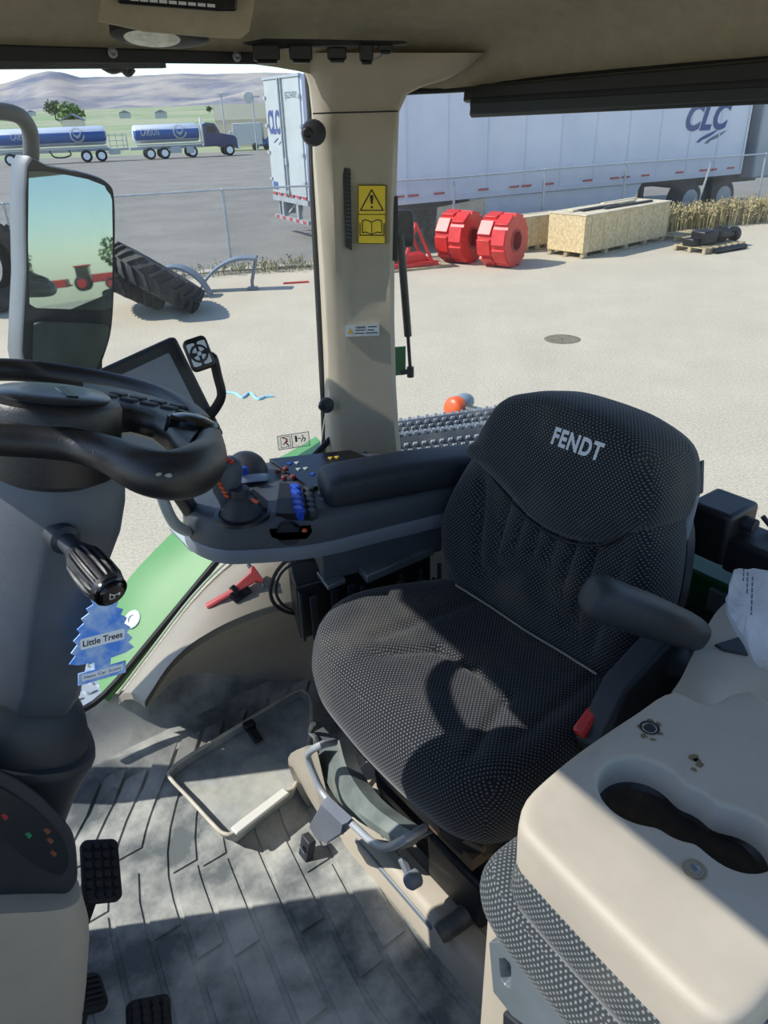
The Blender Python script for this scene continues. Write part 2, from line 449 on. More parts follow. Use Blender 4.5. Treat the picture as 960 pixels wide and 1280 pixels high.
T2 = Frame((-2.98, 24.8, 0), -62)    # x runs along the rear doors, y to the front of the trailer
t2 = thing('box_trailer', 'white box trailer with its bright rear doors facing the yard, left of the cab pillar', 'trailer', T2, (1.3, 6, 0))
m = MB(); m.box((1.3, 6.3, 2.55), (2.6, 12.6, 3.1)); part(m, 'box_body', M_side, t2, bevel=.03)
for x0, x1 in ((.06, 1.18), (1.42, 2.54)):
    m = MB(); m.box(((x0 + x1) / 2, -.02, 2.58), (x1 - x0, .05, 2.9)); o = part(m, 'rear_door', M_white, t2, bevel=.008)
    for z in (1.5, 2.2, 2.9, 3.6):
        h = MB(); h.box((x0 + .02 if x0 < 1 else x1 - .02, -.06, z), (.16, .05, .07)); part(h, 'hinge', M_steel, o)
    h = MB(); xr = x1 + .03 if x0 < 1 else x0 - .03; h.cyl((xr, -.08, 1.1), (xr, -.08, 4.05), .03, 8); h.box((xr, -.08, 2.0), (.1, .06, .16)); h.box((xr, -.07, 1.2), (.12, .08, .08)); part(h, 'lock_rod', M_steel, o)
m = MB(); m.box((1.3, -.03, 4.07), (2.6, .08, .07)); m.box((1.3, -.02, 2.58), (.16, .04, 2.96)); part(m, 'door_frame', M_steel, t2)
for k in range(6):
    m = MB(); m.box((.2 + k * .44, -.05, 1.1), (.24, .012, .07)); part(m, 'reflector', M_redtape, t2)
m = MB(); m.box((1.3, .05, .98), (2.6, .2, .14)); m.box((1.3, 0, .46), (2.5, .1, .1)); m.bar((.75, 0, .95), (.75, 0, .46), .12, .1, (0, 1, 0)); m.bar((1.85, 0, .95), (1.85, 0, .46), .12, .1, (0, 1, 0)); m.bar((1.2, .3, .95), (.75, .05, .5), .05, .05, (0, 1, 0)); m.bar((1.4, .3, .95), (1.85, .05, .5), .05, .05, (0, 1, 0)); m.box((.25, .3, .7), (.05, .5, .4)); part(m, 'bumper_frame', M_steel, t2)
for k in range(5):
    m = MB(); m.box((.3 + k * .5, -.056, .46), (.22, .012, .08)); part(m, 'reflector', M_redtape, t2)
for y in (2.2, 3.4):
    for x in (.3, 2.3):
        fr2 = MB(); fr2.lathe([(.3, -.25), (.46, -.25), (.5, -.15), (.5, .15), (.46, .25), (.3, .25)], (x, y, .5), (1, 0, 0), 24); part(fr2, 'wheel', M_rub, t2)
text('CLC', .8, (.62, -.05, 2.95), (1, 0, 0), (0, 0, 1), M_blue, t2, bold=.03, width=.86, ext=.004)
swoosh(t2, .5, 2.45, .38, -.045)
text('EJGZ347818', .22, (1.98, -.05, 3.62), (1, 0, 0), (0, 0, 1), M_teal, t2, width=.8, ext=.004, name='fleet_number')
m = MB(); m.box((.35, -.05, 1.32), (.34, .012, .2)); part(m, 'blue_sticker', M_tblue, t2)

# grey highway truck coupled at the far right
T3 = Frame(T1.w((14.5, 0, 0)), 26.2)
tk = thing('highway_truck', 'grey highway truck cab standing in front of the long white trailer, at the right', 'truck', T3, (1, 1.2, 0))
M_gtruck = mat('truck_grey', (150, 160, 168), .35)
m = MB(); m.prism([(0, .95), (2.2, .95), (2.2, 2.6), (1.9, 3.1), (0, 3.15)], (0, 2.3, 0), (1, 0, 0), (0, 0, 1), (0, -1, 0), 0, 2.2); part(m, 'sleeper_cab', M_gtruck, tk, bevel=.06)
m = MB(); m.box((.75, .08, 2.35), (.42, .04, .5)); part(m, 'side_window', M_glassdk, tk, bevel=.02)
m = MB(); m.cyl((-.32, .35, 1.0), (-.32, .35, 3.7), .1, 12); part(m, 'exhaust_stack', M_dark, tk)
m = MB(); m.box((-.9, 1.2, .95), (3.6, 1.0, .25)); part(m, 'chassis', M_dark, tk)
for x in (-2.6, -1.2):
    t, q = wheel((x, .3, .52), .52, .5, -1); o = part(t, 'wheel', M_rub, tk); part(q, 'rim', M_steel, o)

# ---------------------------------------------------------------- crates, drums, pallets in the yard
def osb_crate(fr, L, Wd, H, label, cat='crate'):
    c = thing('wooden_crate', label, cat, fr, (L / 2, Wd / 2, 0))
    m = MB(); m.box((L / 2, Wd / 2, .12 + (H - .12) / 2), (L, Wd, H - .12)); part(m, 'box_panel', M_osb, c, bevel=.01)
    m = MB()
    for k in range(7): m.box((L * (k + .5) / 7, .06, H / 2 + .05), (.004, .13, H - .14))
    part(m, 'panel_joint', M_wood, c)
    m = MB(); m.box((L / 2, Wd / 2, H + .02), (L + .02, Wd + .04, .03)); part(m, 'lid', M_lightwood, c)
    p = MB()
    for y in (.05, Wd / 2, Wd - .05):
        p.box((L / 2, y, .02), (L, .1, .025))
        for x in np.linspace(.1, L - .1, 5): p.box((x, y, .075), (.13, .1, .09))
    part(p, 'skid', M_wood, c)
    return c
KC = Frame((4.81, 18.28, 0), 39)
osb_crate(KC, 3.45, 1.05, .93, 'large pale chipboard crate on skids in front of the fence, timber lying on its lid')
K2 = Frame((3.35, 19.3, 0), 30)
osb_crate(K2, 1.6, .5, .78, 'smaller pale chipboard crate half hidden behind the left end of the large crate')
for k, (x, y, l, a, w) in enumerate(((1.5, .62, 2.6, 1, .14), (2.0, .25, 1.9, -1, .09), (2.5, .86, 1.5, 2, .1), (1.1, .43, 1.4, -1, .12))):
    m = MB(); d = np.array([math.cos(math.radians(a)), math.sin(math.radians(a)), 0]); c = np.array([x, y, .995 + .0 * k])
    m.bar(c - d * l / 2, c + d * l / 2, w, .04)
    single(m, 'loose_board', M_lightwood if k % 2 == 0 else M_dark, KC, ['widest pale board lying along the lid of the large crate', 'dark thin bar lying near the front edge of the large crate lid', 'short pale board at the right end of the large crate lid', 'short dark bar at the left end of the large crate lid'][k], 'board', 'timber on the crate lid', bevel=.004)

def drum(px_, py_, label, az, R=.56, W=.7):
    p = WORLD.px(px_, py_, z=0); fr = Frame((p[0], p[1], 0), az)   # axle along local x
    t = thing('cleated_drum', label, 'drum', fr, (0, 0, 0), 'red cleated drums by the fence')
    m = MB(); c = (0, 0, R); n = 32
    prof = [(R * .42, -W / 2), (R * .93, -W / 2), (R * .93, W / 2), (R * .42, W / 2)]
    L = []
    for r, z in prof + [prof[0]]: L.append([np.array(c) + np.array([z, r * math.cos(2 * PI * k / n), r * math.sin(2 * PI * k / n)]) for k in range(n)])
    m.loft(L, False); part(m, 'drum_shell', M_red, t)
    for k in range(8):
        a0 = 2 * PI * k / 8 + .2; b = MB()
        for s in (-1, 1):
            a = a0 + (.36 if s > 0 else 0); ca, sa = math.cos(a), math.sin(a)
            b.box(np.array(c) + np.array([s * W * .26, R * .9 * ca, R * .9 * sa]), (W * .46, R * .60, R * .2), (1, 0, 0), (0, -sa, ca))
        part(b, 'cleat', M_red, t, bevel=.012)
    h = MB(); h.lathe([(R * .46, W * .3), (R * .44, W * .52), (R * .36, W * .52), (R * .34, W * .1), (.02, W * .08)], c, (1, 0, 0), 24); part(h, 'hub_ring', mat('red_dark', (150, 40, 38), .5), t)
    return t
drum(575, 327, 'red cleated steel drum standing farther back, next to the red frame', -38)
drum(627, 332, 'nearer red cleated steel drum standing just left of the chipboard crates', -38)

PF = Frame(WORLD.px(503, 335, z=0), 20)
rf = thing('implement_frame', 'low red tubular implement frame on a board beside the left drum', 'implement', PF, (0, 0, 0))
m = MB()
for y in (-.3, .3):
    m.bar((-.75, y, .1), (.75, y, .1), .09, .1); m.bar((-.1, y, .1), (.22, y, .95), .07, .07); m.bar((.22, y, .95), (.62, y, .12), .06, .06)
m.bar((.22, -.3, .95), (.22, .3, .95), .07, .07); m.bar((-.7, -.3, .1), (-.7, .3, .1), .08, .08); m.bar((.7, -.3, .1), (.7, .3, .1), .08, .08); m.bar((-.7, -.3, .1), (.2, .3, .55), .05, .05)
m.box((.25, 0, .22), (.5, .4, .16)); part(m, 'tube_frame', M_red, rf, bevel=.01)
m = MB(); m.cyl((-.2, 0, .16), (.25, .0, .6), .05, 12); part(m, 'cylinder', M_dark, rf)
m = MB(); m.box((.1, 0, .025), (1.9, .9, .05)); single(m, 'base_board', M_wood, PF, 'weathered board lying under the red implement frame', 'board', bevel=.005)

def pallet(fr, L, W, label, group=None):
    t = thing('wooden_pallet', label, 'pallet', fr, (0, 0, 0), group)
    m = MB()
    for k in range(7): m.box((-L / 2 + .05 + (L - .1) * k / 6, 0, .125), (.1, W, .02))
    part(m, 'deck_board', M_wood, t)
    m = MB()
    for y in (-W / 2 + .05, 0, W / 2 - .05): m.box((0, y, .06), (L, .08, .1))
    part(m, 'bearer', M_wood, t)
    return t
P1 = Frame(WORLD.px(862, 299, z=0), 32); pallet(P1, 1.2, 1.0, 'bare wooden pallet lying behind the black machine parts')
P2 = Frame(WORLD.px(886, 311, z=0), 32); pallet(P2, 1.5, .9, 'wooden pallet carrying black machine parts on the open yard')
mc = thing('machine_part', 'black gearbox and shaft lying on the right-hand pallet', 'machine part', P2, (0, 0, .135))
m = MB(); m.box((-.25, 0, .3), (.5, .4, .3)); m.box((-.62, .05, .22), (.3, .3, .18)); part(m, 'gearbox', M_black, mc, bevel=.03)
m = MB(); m.cyl((-.05, 0, .33), (.75, -.1, .28), .11, 14); m.cyl((.2, -.02, .33), (.4, -.05, .31), .19, 14); m.cyl((.7, -.1, .28), (.8, -.1, .28), .17, 14); part(m, 'shaft', M_black, mc)
m = MB(); m.cyl((-.5, -.52, .06), (.6, -.56, .06), .06, 10); part(m, 'pipe', M_black, mc)

# ---------------------------------------------------------------- leaning tractor tyres, mudguards
def tyre(c, nrm, R, W, label, lugs=22):
    nrm = unit(nrm); A = unit(np.cross(nrm, (0, 1, 0))); B = np.cross(nrm, A); c = np.array(c, float)
    t = thing('tractor_tyre', label, 'tyre', WORLD, (c[0], c[1], 0), 'tractor tyres piled beyond the mirror')
    prof = [(.52, -.34), (.6, -.46), (.78, -.5), (.9, -.44), (.93, -.2), (.935, 0), (.93, .2), (.9, .44), (.78, .5), (.6, .46), (.52, .34), (.56, .3), (.8, .36), (.86, 0), (.8, -.36), (.56, -.3)]
    n = 40; L = []
    for k in range(n):
        a = 2 * PI * k / n; d = math.cos(a) * A + math.sin(a) * B
        L.append([c + d * r * R + nrm * z * W for r, z in prof])
    m = MB(); m.loft(L, False, True); part(m, 'carcass', M_rub, t)
    b = MB()
    for k in range(lugs):
        for s in (-1, 1):
            a0 = 2 * PI * (k + (.5 if s > 0 else 0)) / lugs
            P = []
            for u_ in np.linspace(0, 1, 5):
                a = a0 + .24 * u_; d = math.cos(a) * A + math.sin(a) * B; tv = -math.sin(a) * A + math.cos(a) * B
                r = (.935 - .05 * u_ ** 4) * R; w_ = .045 * R * (1 + .4 * u_)
                ctr = c + nrm * s * W * (.02 + .46 * u_)
                P.append([ctr + d * (r - .01) - tv * w_, ctr + d * (r + .065 * R) - tv * w_ * .7, ctr + d * (r + .065 * R) + tv * w_ * .7, ctr + d * (r - .01) + tv * w_])
            b.loft(P)
    part(b, 'tread_lug', M_rub, t)
    return t
def tilt(a, yaw=0): return (math.sin(math.radians(a)), -math.sin(math.radians(yaw)), math.cos(math.radians(a)))
q = WORLD.px(196, 352, y=14.3); tyre(q + np.array([0, 0, .06]), tilt(33, -15), .88, .5, 'top tractor tyre of the pile, tilted with its tread facing the cab')
q = WORLD.px(160, 384, y=14.5); tyre((q[0], q[1], .62), tilt(30, -14), .85, .48, 'lower tilted tractor tyre under the top one, beside the mirror')
q = WORLD.px(2, 330, y=15.0); tyre((q[0] - .25, q[1], .86), tilt(82, 25), .86, .5, 'tractor tyre standing upright left of the wing mirror')
M_guard = mat('mudguard_grey', (112, 122, 130), .45)
def guard(px_pts, y0, w, label):
    P = []
    for px_, py_ in cr(px_pts, 6):
        p = WORLD.px(px_, py_, y=y0); P.append([p + np.array([.0, -.16, 0]), p + np.array([.0, .0, .03]), p + np.array([0, .2, 0])])
    m = MB(); m.slab(P, (0, 0, -.05))
    return m
m = guard([(200, 338), (214, 332), (232, 335), (250, 348), (264, 368)], 15.6, .3, '')
t = thing('mudguard', 'dark grey curved mudguard nearest the tyre pile, resting on the concrete', 'mudguard', WORLD, WORLD.px(250, 368, y=15.6) * np.array([1, 1, 0])); part(m, 'guard_plate', M_guard, t)
m = guard([(246, 368), (258, 348), (274, 332), (296, 322), (321, 321)], 16.1, .3, '')
t = thing('mudguard', 'grey curved mudguard with a bent foot bracket, right of the other', 'mudguard', WORLD, WORLD.px(290, 362, y=16.1) * np.array([1, 1, 0])); part(m, 'guard_plate', M_guard, t)
m = MB(); a = WORLD.px(320, 322, y=16.15); b = WORLD.px(315, 352, y=16.15); m.tube([a, b, (b[0], b[1], .02)], .035, 8); m.box((b[0], b[1], .03), (.2, .14, .05)); part(m, 'foot_bracket', M_guard, t)
m = MB(); a = WORLD.px(354, 354, z=.02); b = WORLD.px(386, 352, z=.02); m.bar(a, b, .05, .03); single(m, 'red_stick', M_red, WORLD, 'red stick lying on the concrete right of the mudguards', 'stick')
m = MB(); cpts = [WORLD.px(a, b, z=.012) for a, b in ((282, 490), (295, 492), (303, 497), (312, 491), (322, 499), (331, 496), (341, 495))]
m.tube(cr(cpts, 5), .018, 6); single(m, 'blue_cord', mat('cord_blue', (150, 200, 214), .7), WORLD, 'pale blue cord lying on the concrete beyond the monitor', 'cord')
q = WORLD.px(703, 424, z=0); m = MB(); m.lathe([(.02, .0), (.24, .006), (.27, .004), (.28, 0)], q, n=28); single(m, 'manhole_cover', mat('rusty_iron', (128, 118, 96), .8, var=.2, vscale=9), WORLD, 'round dark metal cover set in the middle of the concrete yard', 'manhole cover')

# weeds along the fence
def weeds(name, label, pts, n, h, m_, seed):
    rnd = random.Random(seed); b = MB()
    for i in range(n):
        t = rnd.random() * (len(pts) - 1); k = min(int(t), len(pts) - 2); u_ = t - k
        x = pts[k][0] + (pts[k + 1][0] - pts[k][0]) * u_ + rnd.gauss(0, .08); y = pts[k][1] + (pts[k + 1][1] - pts[k][1]) * u_ + rnd.gauss(0, .16)
        hh = h * (.45 + .75 * rnd.random()); a = rnd.random() * 2 * PI; l = rnd.random() * .45 * hh; w = .005 + .006 * rnd.random()
        tx, ty = math.cos(a), math.sin(a); s = np.array([-ty, tx, 0]) * w; o = np.array([x, y, 0.])
        p1 = o + np.array([tx * l * .3, ty * l * .3, hh * .6]); p2 = o + np.array([tx * l, ty * l, hh])
        b.add([o - s, o + s, p1 - s, p1 + s, p2], [(0, 1, 3, 2), (2, 3, 4)])
        if rnd.random() < .6:
            for e in range(3):
                c = p1 + (p2 - p1) * rnd.random() + np.array([rnd.gauss(0, .03), rnd.gauss(0, .03), 0]); q_ = .014 + .016 * rnd.random()
                b.add([c + np.array([q_, 0, 0]), c + np.array([0, q_, 0]), c - np.array([q_, 0, 0]), c - np.array([0, q_, .0]), c + np.array([0, 0, q_ * 1.6])], [(0, 1, 4), (1, 2, 4), (2, 3, 4), (3, 0, 4)])
    return single(b, name, m_, WORLD, label, 'weeds', kind='stuff', smooth=0)
weeds('dry_weeds', 'thick dry tan weeds along the foot of the fence, right of the crate', [(7.0, 21.75), (9, 22.45), (11, 23.2), (13, 24.2)], 3600, .62, M_weed, 3)
weeds('sparse_weeds', 'sparse dry weeds and litter along the foot of the fence behind the mudguards', [(-7, 16.7), (-3.4, 18.0), (-1.3, 18.3)], 330, .26, mat('weed_green', (176, 170, 128), .9, var=.3, vscale=2), 4)
m = MB(); m.tube([(x, y + .16, .03) for x, y in FEN[1:5]], .12, 8, sq=(1, .35)); struct(m, 'kerb_ground', mat('kerb', (206, 200, 184), .9, var=.15, vscale=6), WORLD)

# ---------------------------------------------------------------- tanker truck and tanker trailer
TK = Frame((-23.3, 82.5, zl(82)), 21)
def tank_body(fr, L, W, H, z0, x0, par):
    m = MB(); n = 28; L_ = []
    for t in (0, .012, .03, .97, .988, 1):
        s = .55 if t in (0, 1) else (.9 if t in (.012, .988) else 1)
        L_.append([(x0 + L * t, W / 2 * s * math.sin(2 * PI * k / n), z0 + H / 2 + H / 2 * s * math.cos(2 * PI * k / n)) for k in range(n)])
    m.loft(L_)
    m.fm = []
    for f in m.f:
        c = np.mean([m.v[i] for i in f], 0); m.fm.append(1 if (-.62 < (c[2] - z0 - H / 2) / (H / 2) < .5 and abs(c[1]) > W * .3) else 0)
    part(m, 'tank', [M_chrome, M_tblue], par)
    m = MB()
    for t in np.linspace(.08, .92, 4): m.lathe([(W / 2 * 1.0, -.03), (W / 2 * 1.015, -.02), (W / 2 * 1.015, .02), (W / 2 * 1.0, .03)], (x0 + L * t, 0, z0 + H / 2), (1, 0, 0), 28, False)
    part(m, 'band', M_chrome, par) if abs(W - H) < .02 else None
    def bend(R):
        def f(q, a, b, h):
            zz = q[2] - (z0 + H / 2); zz = max(-H * .49, min(H * .49, zz)); q = q.copy(); q[1] = -W / 2 * math.sqrt(1 - (zz / (H / 2)) ** 2) - .045; return q
        return f
    return bend(0)
def tanker_marks(par, bend, xt, z, s, xl):
    text('CARSON', .8 * s, (xt, -1.3, z), (1, 0, 0), (0, 0, 1), M_white, par, shear=.15, bold=.01, width=1.75 * s, bend=bend)
    m = MB(); n = 24; P = []
    for k in range(n + 1):
        a = .5 + (2 * PI - .6) * k / n
        P.append([bend(np.array([xl + r * math.cos(a), -1.3, z + .0 + r * math.sin(a)]), 0, 0, 0) for r in (.52 * s, .66 * s)])
    m.grid(P); part(m, 'logo_ring', M_white, par)
    m = MB(); P = []
    for k in range(9):
        t = k / 8; zc = .16 - .36 * math.sin(PI * min(1, t * 1.15)) if t < .87 else .2
        P.append([bend(np.array([xl - .36 * s + .8 * s * t, -1.3, z + s * (.1 - .3 * math.sin(PI * t) + w + .25 * t * t)]), 0, 0, 0) for w in (-.07 - .1 * math.sin(PI * t), .07 + .02 * math.sin(PI * t))])
    m.grid(P); part(m, 'logo_bird', M_white, par)
a = thing('tanker_truck', 'dark blue tanker truck with a polished tank parked across the far lot', 'truck', TK, (4.5, 0, 0))
bd = tank_body(TK, 6.3, 2.3, 1.62, 1.42, .25, a); tanker_marks(a, bd, 1.75, 2.36, 1, 4.6)
m = MB(); m.box((4.3, 0, 1.0), (9.0, .9, .26)); m.box((3.6, -1.02, 1.28), (6.4, .1, .12)); m.box((4.0, -1.0, .78), (1.1, .5, .62)); m.box((5.4, -1.05, .72), (.7, .3, .6)); part(m, 'chassis', M_steel, a, bevel=.02)
m = MB(); m.prism([(6.9, .95), (6.9, 2.9), (7.25, 3.05), (8.05, 2.95), (8.5, 2.15), (8.5, .95)], (0, 1.1, 0), (1, 0, 0), (0, 0, 1), (0, -1, 0), 0, 2.2); part(m, 'cab', M_navy, a, bevel=.06)
m = MB(); m.prism([(8.4, .8), (8.4, 2.1), (10.0, 1.78), (10.2, 1.5), (10.2, .7)], (0, .95, 0), (1, 0, 0), (0, 0, 1), (0, -1, 0), 0, 1.9); part(m, 'hood', M_navy, a, bevel=.06)
m = MB(); m.prism([(7.25, 2.1), (7.25, 2.8), (7.95, 2.75), (8.2, 2.15)], (0, -1.11, 0), (1, 0, 0), (0, 0, 1), (0, -1, 0), 0, .02); part(m, 'side_window', M_glassdk, a)
m = MB(); m.prism([(8.06, 2.9), (8.48, 2.2), (8.52, 2.22), (8.1, 2.95)], (0, .95, 0), (1, 0, 0), (0, 0, 1), (0, -1, 0), 0, 1.9); part(m, 'windscreen', M_glassdk, a)
m = MB(); m.box((10.28, 0, .75), (.16, 2.2, .34)); part(m, 'bumper', M_chrome, a, bevel=.03)
m = MB(); m.cyl((6.75, -.95, 1.0), (6.75, -.95, 3.5), .1, 10); part(m, 'exhaust_stack', M_chrome, a)
for x in (1.55, 2.9, 5.6, 9.3):
    for y in (-.95, .95):
        t, q = wheel((x, y, .52), .52, .45, -1 if y < 0 else 1); o = part(t, 'wheel', M_rub, a); part(q, 'rim', M_chrome, o)
TT = Frame((-35.2, 78.3, zl(77)), 19)
b = thing('tanker_trailer', 'polished tank trailer with a blue band, coupled behind the blue tanker truck', 'trailer', TT, (5, 0, 0))
bd = tank_body(TT, 10.2, 2.3, 1.62, 1.42, .2, b); tanker_marks(b, bd, 2.9, 2.36, 1, 7.8)
m = MB(); m.box((5.3, 0, 1.02), (10.4, .9, .26)); m.box((5.3, -1.0, 1.28), (10, .1, .14)); m.box((11.3, 0, .95), (2.0, .2, .18)); m.box((10.9, -.6, .8), (1.0, .6, .5)); part(m, 'chassis', M_steel, b, bevel=.02)
m = MB()
for z in (1.3, 1.75, 2.2): m.bar((10.5, -.9, z), (12.2, -.9, z), .05, .05)
for x in (10.6, 11.2, 11.8): m.bar((x, -.9, 1.1), (x, -.9, 2.4), .05, .05, (0, 1, 0))
m.bar((12.2, -.3, 1.0), (12.2, -.3, 2.1), .08, .08, (0, 1, 0)); part(m, 'hose_rack', M_steel, b)
m = MB(); m.tube(cr([(5.1, -1.05, 1.1), (5.4, -1.1, .6), (6.2, -1.1, .5), (6.9, -1.1, .7), (6.8, -1.05, 1.1)], 5), .07, 8); part(m, 'hose', M_black, b)
for x in (1.6, 2.95, 8.3, 9.65):
    for y in (-.95, .95):
        t, q = wheel((x, y, .52), .52, .45, -1 if y < 0 else 1); o = part(t, 'wheel', M_rub, b); part(q, 'rim', M_chrome, o)

# ---------------------------------------------------------------- building, vans, poles, trees
BF = Frame(WORLD.px(272, 178, y=112) * np.array([1, 1, 0]) + np.array([0, 0, zl(98)]), 2)
bl = thing('warehouse', 'low tan warehouse beyond the lot, left of the bright trailer', 'building', BF, (6, 5, 0))
m = MB(); m.box((8, 6, 2.4), (16, 12, 4.8)); part(m, 'wall', M_tan2, bl)
m = MB(); m.box((8, 6, 4.1), (16.1, 12.1, 1.8)); part(m, 'parapet', M_tan, bl)
VF = Frame(WORLD.px(287, 178, y=100) * np.array([1, 1, 0]) + np.array([0, 0, zl(98)]), 0)
v = thing('box_van', 'white box van parked in front of the tan warehouse', 'van', VF, (2, 1, 0))
m = MB(); m.box((2.2, 1, 1.75), (3.4, 2.2, 2.3)); part(m, 'van_box', M_white, v, bevel=.05)
m = MB(); m.prism([(-1.0, .5), (-1.0, 1.2), (-.2, 1.4), (.1, 2.1), (.5, 2.1), (.5, .5)], (0, 2, 0), (1, 0, 0), (0, 0, 1), (0, -1, 0), 0, 2); part(m, 'cab', M_white, v, bevel=.05)
for x in (-.3, 3.0):
    t, q = wheel((x, 0, .4), .4, .3, -1); part(t, 'wheel', M_rub, v)
VF2 = Frame(WORLD.px(346, 178, y=101) * np.array([1, 1, 0]) + np.array([0, 0, zl(98)]), 0)
v = thing('car', 'blue car at the foot of the bright trailer doors, far across the lot', 'car', VF2, (0, 0, 0))
m = MB(); m.prism([(-2, .4), (-2, 1.0), (-1.2, 1.15), (-.6, 1.7), (.9, 1.7), (1.4, 1.15), (2, 1.0), (2, .4)], (0, .9, 0), (1, 0, 0), (0, 0, 1), (0, -1, 0), 0, 1.8); part(m, 'body', M_tblue, v, bevel=.06)
for x in (-1.2, 1.2):
    t, q = wheel((x, -.8, .34), .34, .22, -1); part(t, 'wheel', M_rub, v)
for px_, py0, py1, lb in ((276, 175, 118, 'grey lamp post in front of the left end of the warehouse'), (315, 173, 121, 'grey lamp post in front of the warehouse, nearer the bright trailer')):
    p = WORLD.px(px_, py1, y=98); m = MB(); m.cyl((p[0], 98, zl(98)), (p[0], 98, p[2]), .08, 8); m.box((p[0] + .25, 98, p[2]), (1.2, .35, .16)); single(m, 'lamp_post', M_steel, WORLD, lb, 'lamp post')
p = WORLD.px(311, 122, y=130); sg = thing('road_sign', 'tall pole sign with stacked round white panels behind the warehouse', 'sign', WORLD, (p[0], 130, -.7))
m = MB(); m.cyl((p[0], 130, -.7), (p[0], 130, p[2]), .15, 8); part(m, 'pole', M_steel, sg)
for k in range(3):
    m = MB(); m.lathe([(.02, -.15), (.75, -.15), (.8, 0), (.75, .15), (.02, .15)], (p[0], 129.7, p[2] - k * 1.5), (0, 1, 0), 18); part(m, 'panel', M_white, sg)
def tree(px_, pyb, pyt, y0, w, label, seed, leaf=M_green_leaf):
    rnd = random.Random(seed); p = WORLD.px(px_, pyb, y=y0); q = WORLD.px(px_, pyt, y=y0); H = q[2] - p[2]
    t = thing('tree', label, 'tree', WORLD, p, 'trees beyond the lot')
    m = MB(); m.tube([p, p + np.array([.02 * H, 0, H * .35]), p + np.array([0, 0, H * .6])], [H * .04, H * .03, H * .01], 8); part(m, 'trunk', M_bark, t)
    m = MB()
    for i in range(800):
        a = rnd.random() * 2 * PI; e = math.acos(2 * rnd.random() - 1); r = rnd.random() ** .4 * (.75 + .25 * math.sin(3 * a + 5 * e))
        c = p + np.array([w * r * math.sin(e) * math.cos(a), w * r * math.sin(e) * math.sin(a), H * .60 + H * .42 * r * math.cos(e)])
        s = H * .065 * (.6 + .8 * rnd.random()); X = unit((rnd.gauss(0, 1), rnd.gauss(0, 1), rnd.gauss(0, 1))); Y = unit(np.cross(X, (rnd.gauss(0, 1), rnd.gauss(0, 1), 1)))
        m.add([c - X * s, c - Y * s * .6, c + X * s, c + Y * s * .6], [(0, 1, 2, 3)])
    part(m, 'crown', leaf, t, smooth=0, kind='stuff')
tree(93, 168, 126, 120, 2.1, 'bright green bushy tree standing above the gap between the tankers', 5)
tree(70, 150, 124, 190, 2.6, 'thin dark tree behind the bright green bushy one', 6, mat('leaf_dark', (76, 98, 64), .8, var=.3, vscale=.8))
for k, (px_, y0) in enumerate(((262, 330), (270, 330), (279, 335), (287, 330), (296, 332), (324, 330))):
    tree(px_, 142, 132, y0, 1.25, ['leftmost', 'second', 'third', 'fourth', 'fifth', 'rightmost'][k] + ' of the small dark trees in a row above the warehouse roof', 20 + k, MATS['leaf_dark'])
HFm = Frame(WORLD.px(94, 165, y=109), 12)
h = thing('shed', 'small grey gabled shed under the bright green tree', 'shed', HFm, (0, 0, 0))
m = MB(); m.box((0, 0, .7), (2.6, 2, 1.4)); part(m, 'wall', M_tan, h)
m = MB(); m.prism([(-1.5, 1.35), (0, 2.1), (1.5, 1.35), (1.4, 1.25), (0, 1.95), (-1.4, 1.25)], (0, 1.2, 0), (1, 0, 0), (0, 0, 1), (0, -1, 0), 0, 2.4); part(m, 'roof', M_guard, h)
for k, (px_, py_, y0, c) in enumerate(((40, 143, 420, M_white), (157, 146, 300, M_white), (202, 146, 280, M_white))):
    f_ = Frame(WORLD.px(px_, py_ + 2, y=y0), 10); t = thing('house', ['white house at the far left beyond the green field', 'small white house beyond the green field above the tanker trailer', 'small white building in the field above the tanker truck'][k], 'house', f_, (0, 0, 0), 'houses beyond the field')
    m = MB(); m.box((0, 0, .9), (3.6, 3.4, 1.8)); part(m, 'wall', c, t)
    m = MB(); m.prism([(-2, 1.7), (0, 2.5), (2, 1.7)], (0, 1.8, 0), (1, 0, 0), (0, 0, 1), (0, -1, 0), 0, 3.6); part(m, 'roof', M_guard, t)
# ================================================================ the cab shell
P = CAB.px
M_beige = mat('cab_beige', (184, 175, 158), .62, var=.06, vscale=7, bump=.12, bscale=700, dirt=.12, dcol=(140, 122, 92))
M_head = mat('headliner', (164, 156, 134), .9, var=.07, vscale=30, bump=.5, bscale=420, spec=.2)
M_grey = mat('console_grey', (78, 84, 91), .5, var=.1, vscale=9, bump=.15, bscale=500, dirt=.06, dcol=(130, 124, 110))
M_dgrey = mat('dark_grey_plastic', (46, 50, 56), .55, var=.12, vscale=9, bump=.2, bscale=450)
M_lgrey = mat('light_grey_plastic', (122, 130, 138), .45, var=.05, vscale=9)
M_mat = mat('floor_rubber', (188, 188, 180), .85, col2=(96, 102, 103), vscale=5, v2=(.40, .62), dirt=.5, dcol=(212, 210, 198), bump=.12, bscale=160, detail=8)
M_gun = mat('gun_metal', (128, 136, 140), .4, .5, var=.15, dirt=.3)
M_black2 = mat('black_soft', (18, 19, 22), .6, bump=.1)
M_gloss = mat('black_gloss', (12, 13, 15), .2)
M_green = mat('fender_green', (78, 140, 74), .5, var=.05, vscale=3)
M_dgreen = mat('beam_green', (26, 84, 46), .45)
M_yellow = mat('sticker_yellow', (232, 200, 40), .5)
M_sticker = mat('sticker_silver', (196, 204, 206), .45)
M_ink = mat('ink', (20, 22, 24), .5)
M_orange = mat('orange_plastic', (226, 96, 44), .4)
M_dred = mat('hammer_red', (214, 92, 90), .45)
M_bluebtn = mat('button_blue', (30, 76, 188), .4)
M_redbtn = mat('button_red', (190, 52, 44), .4)
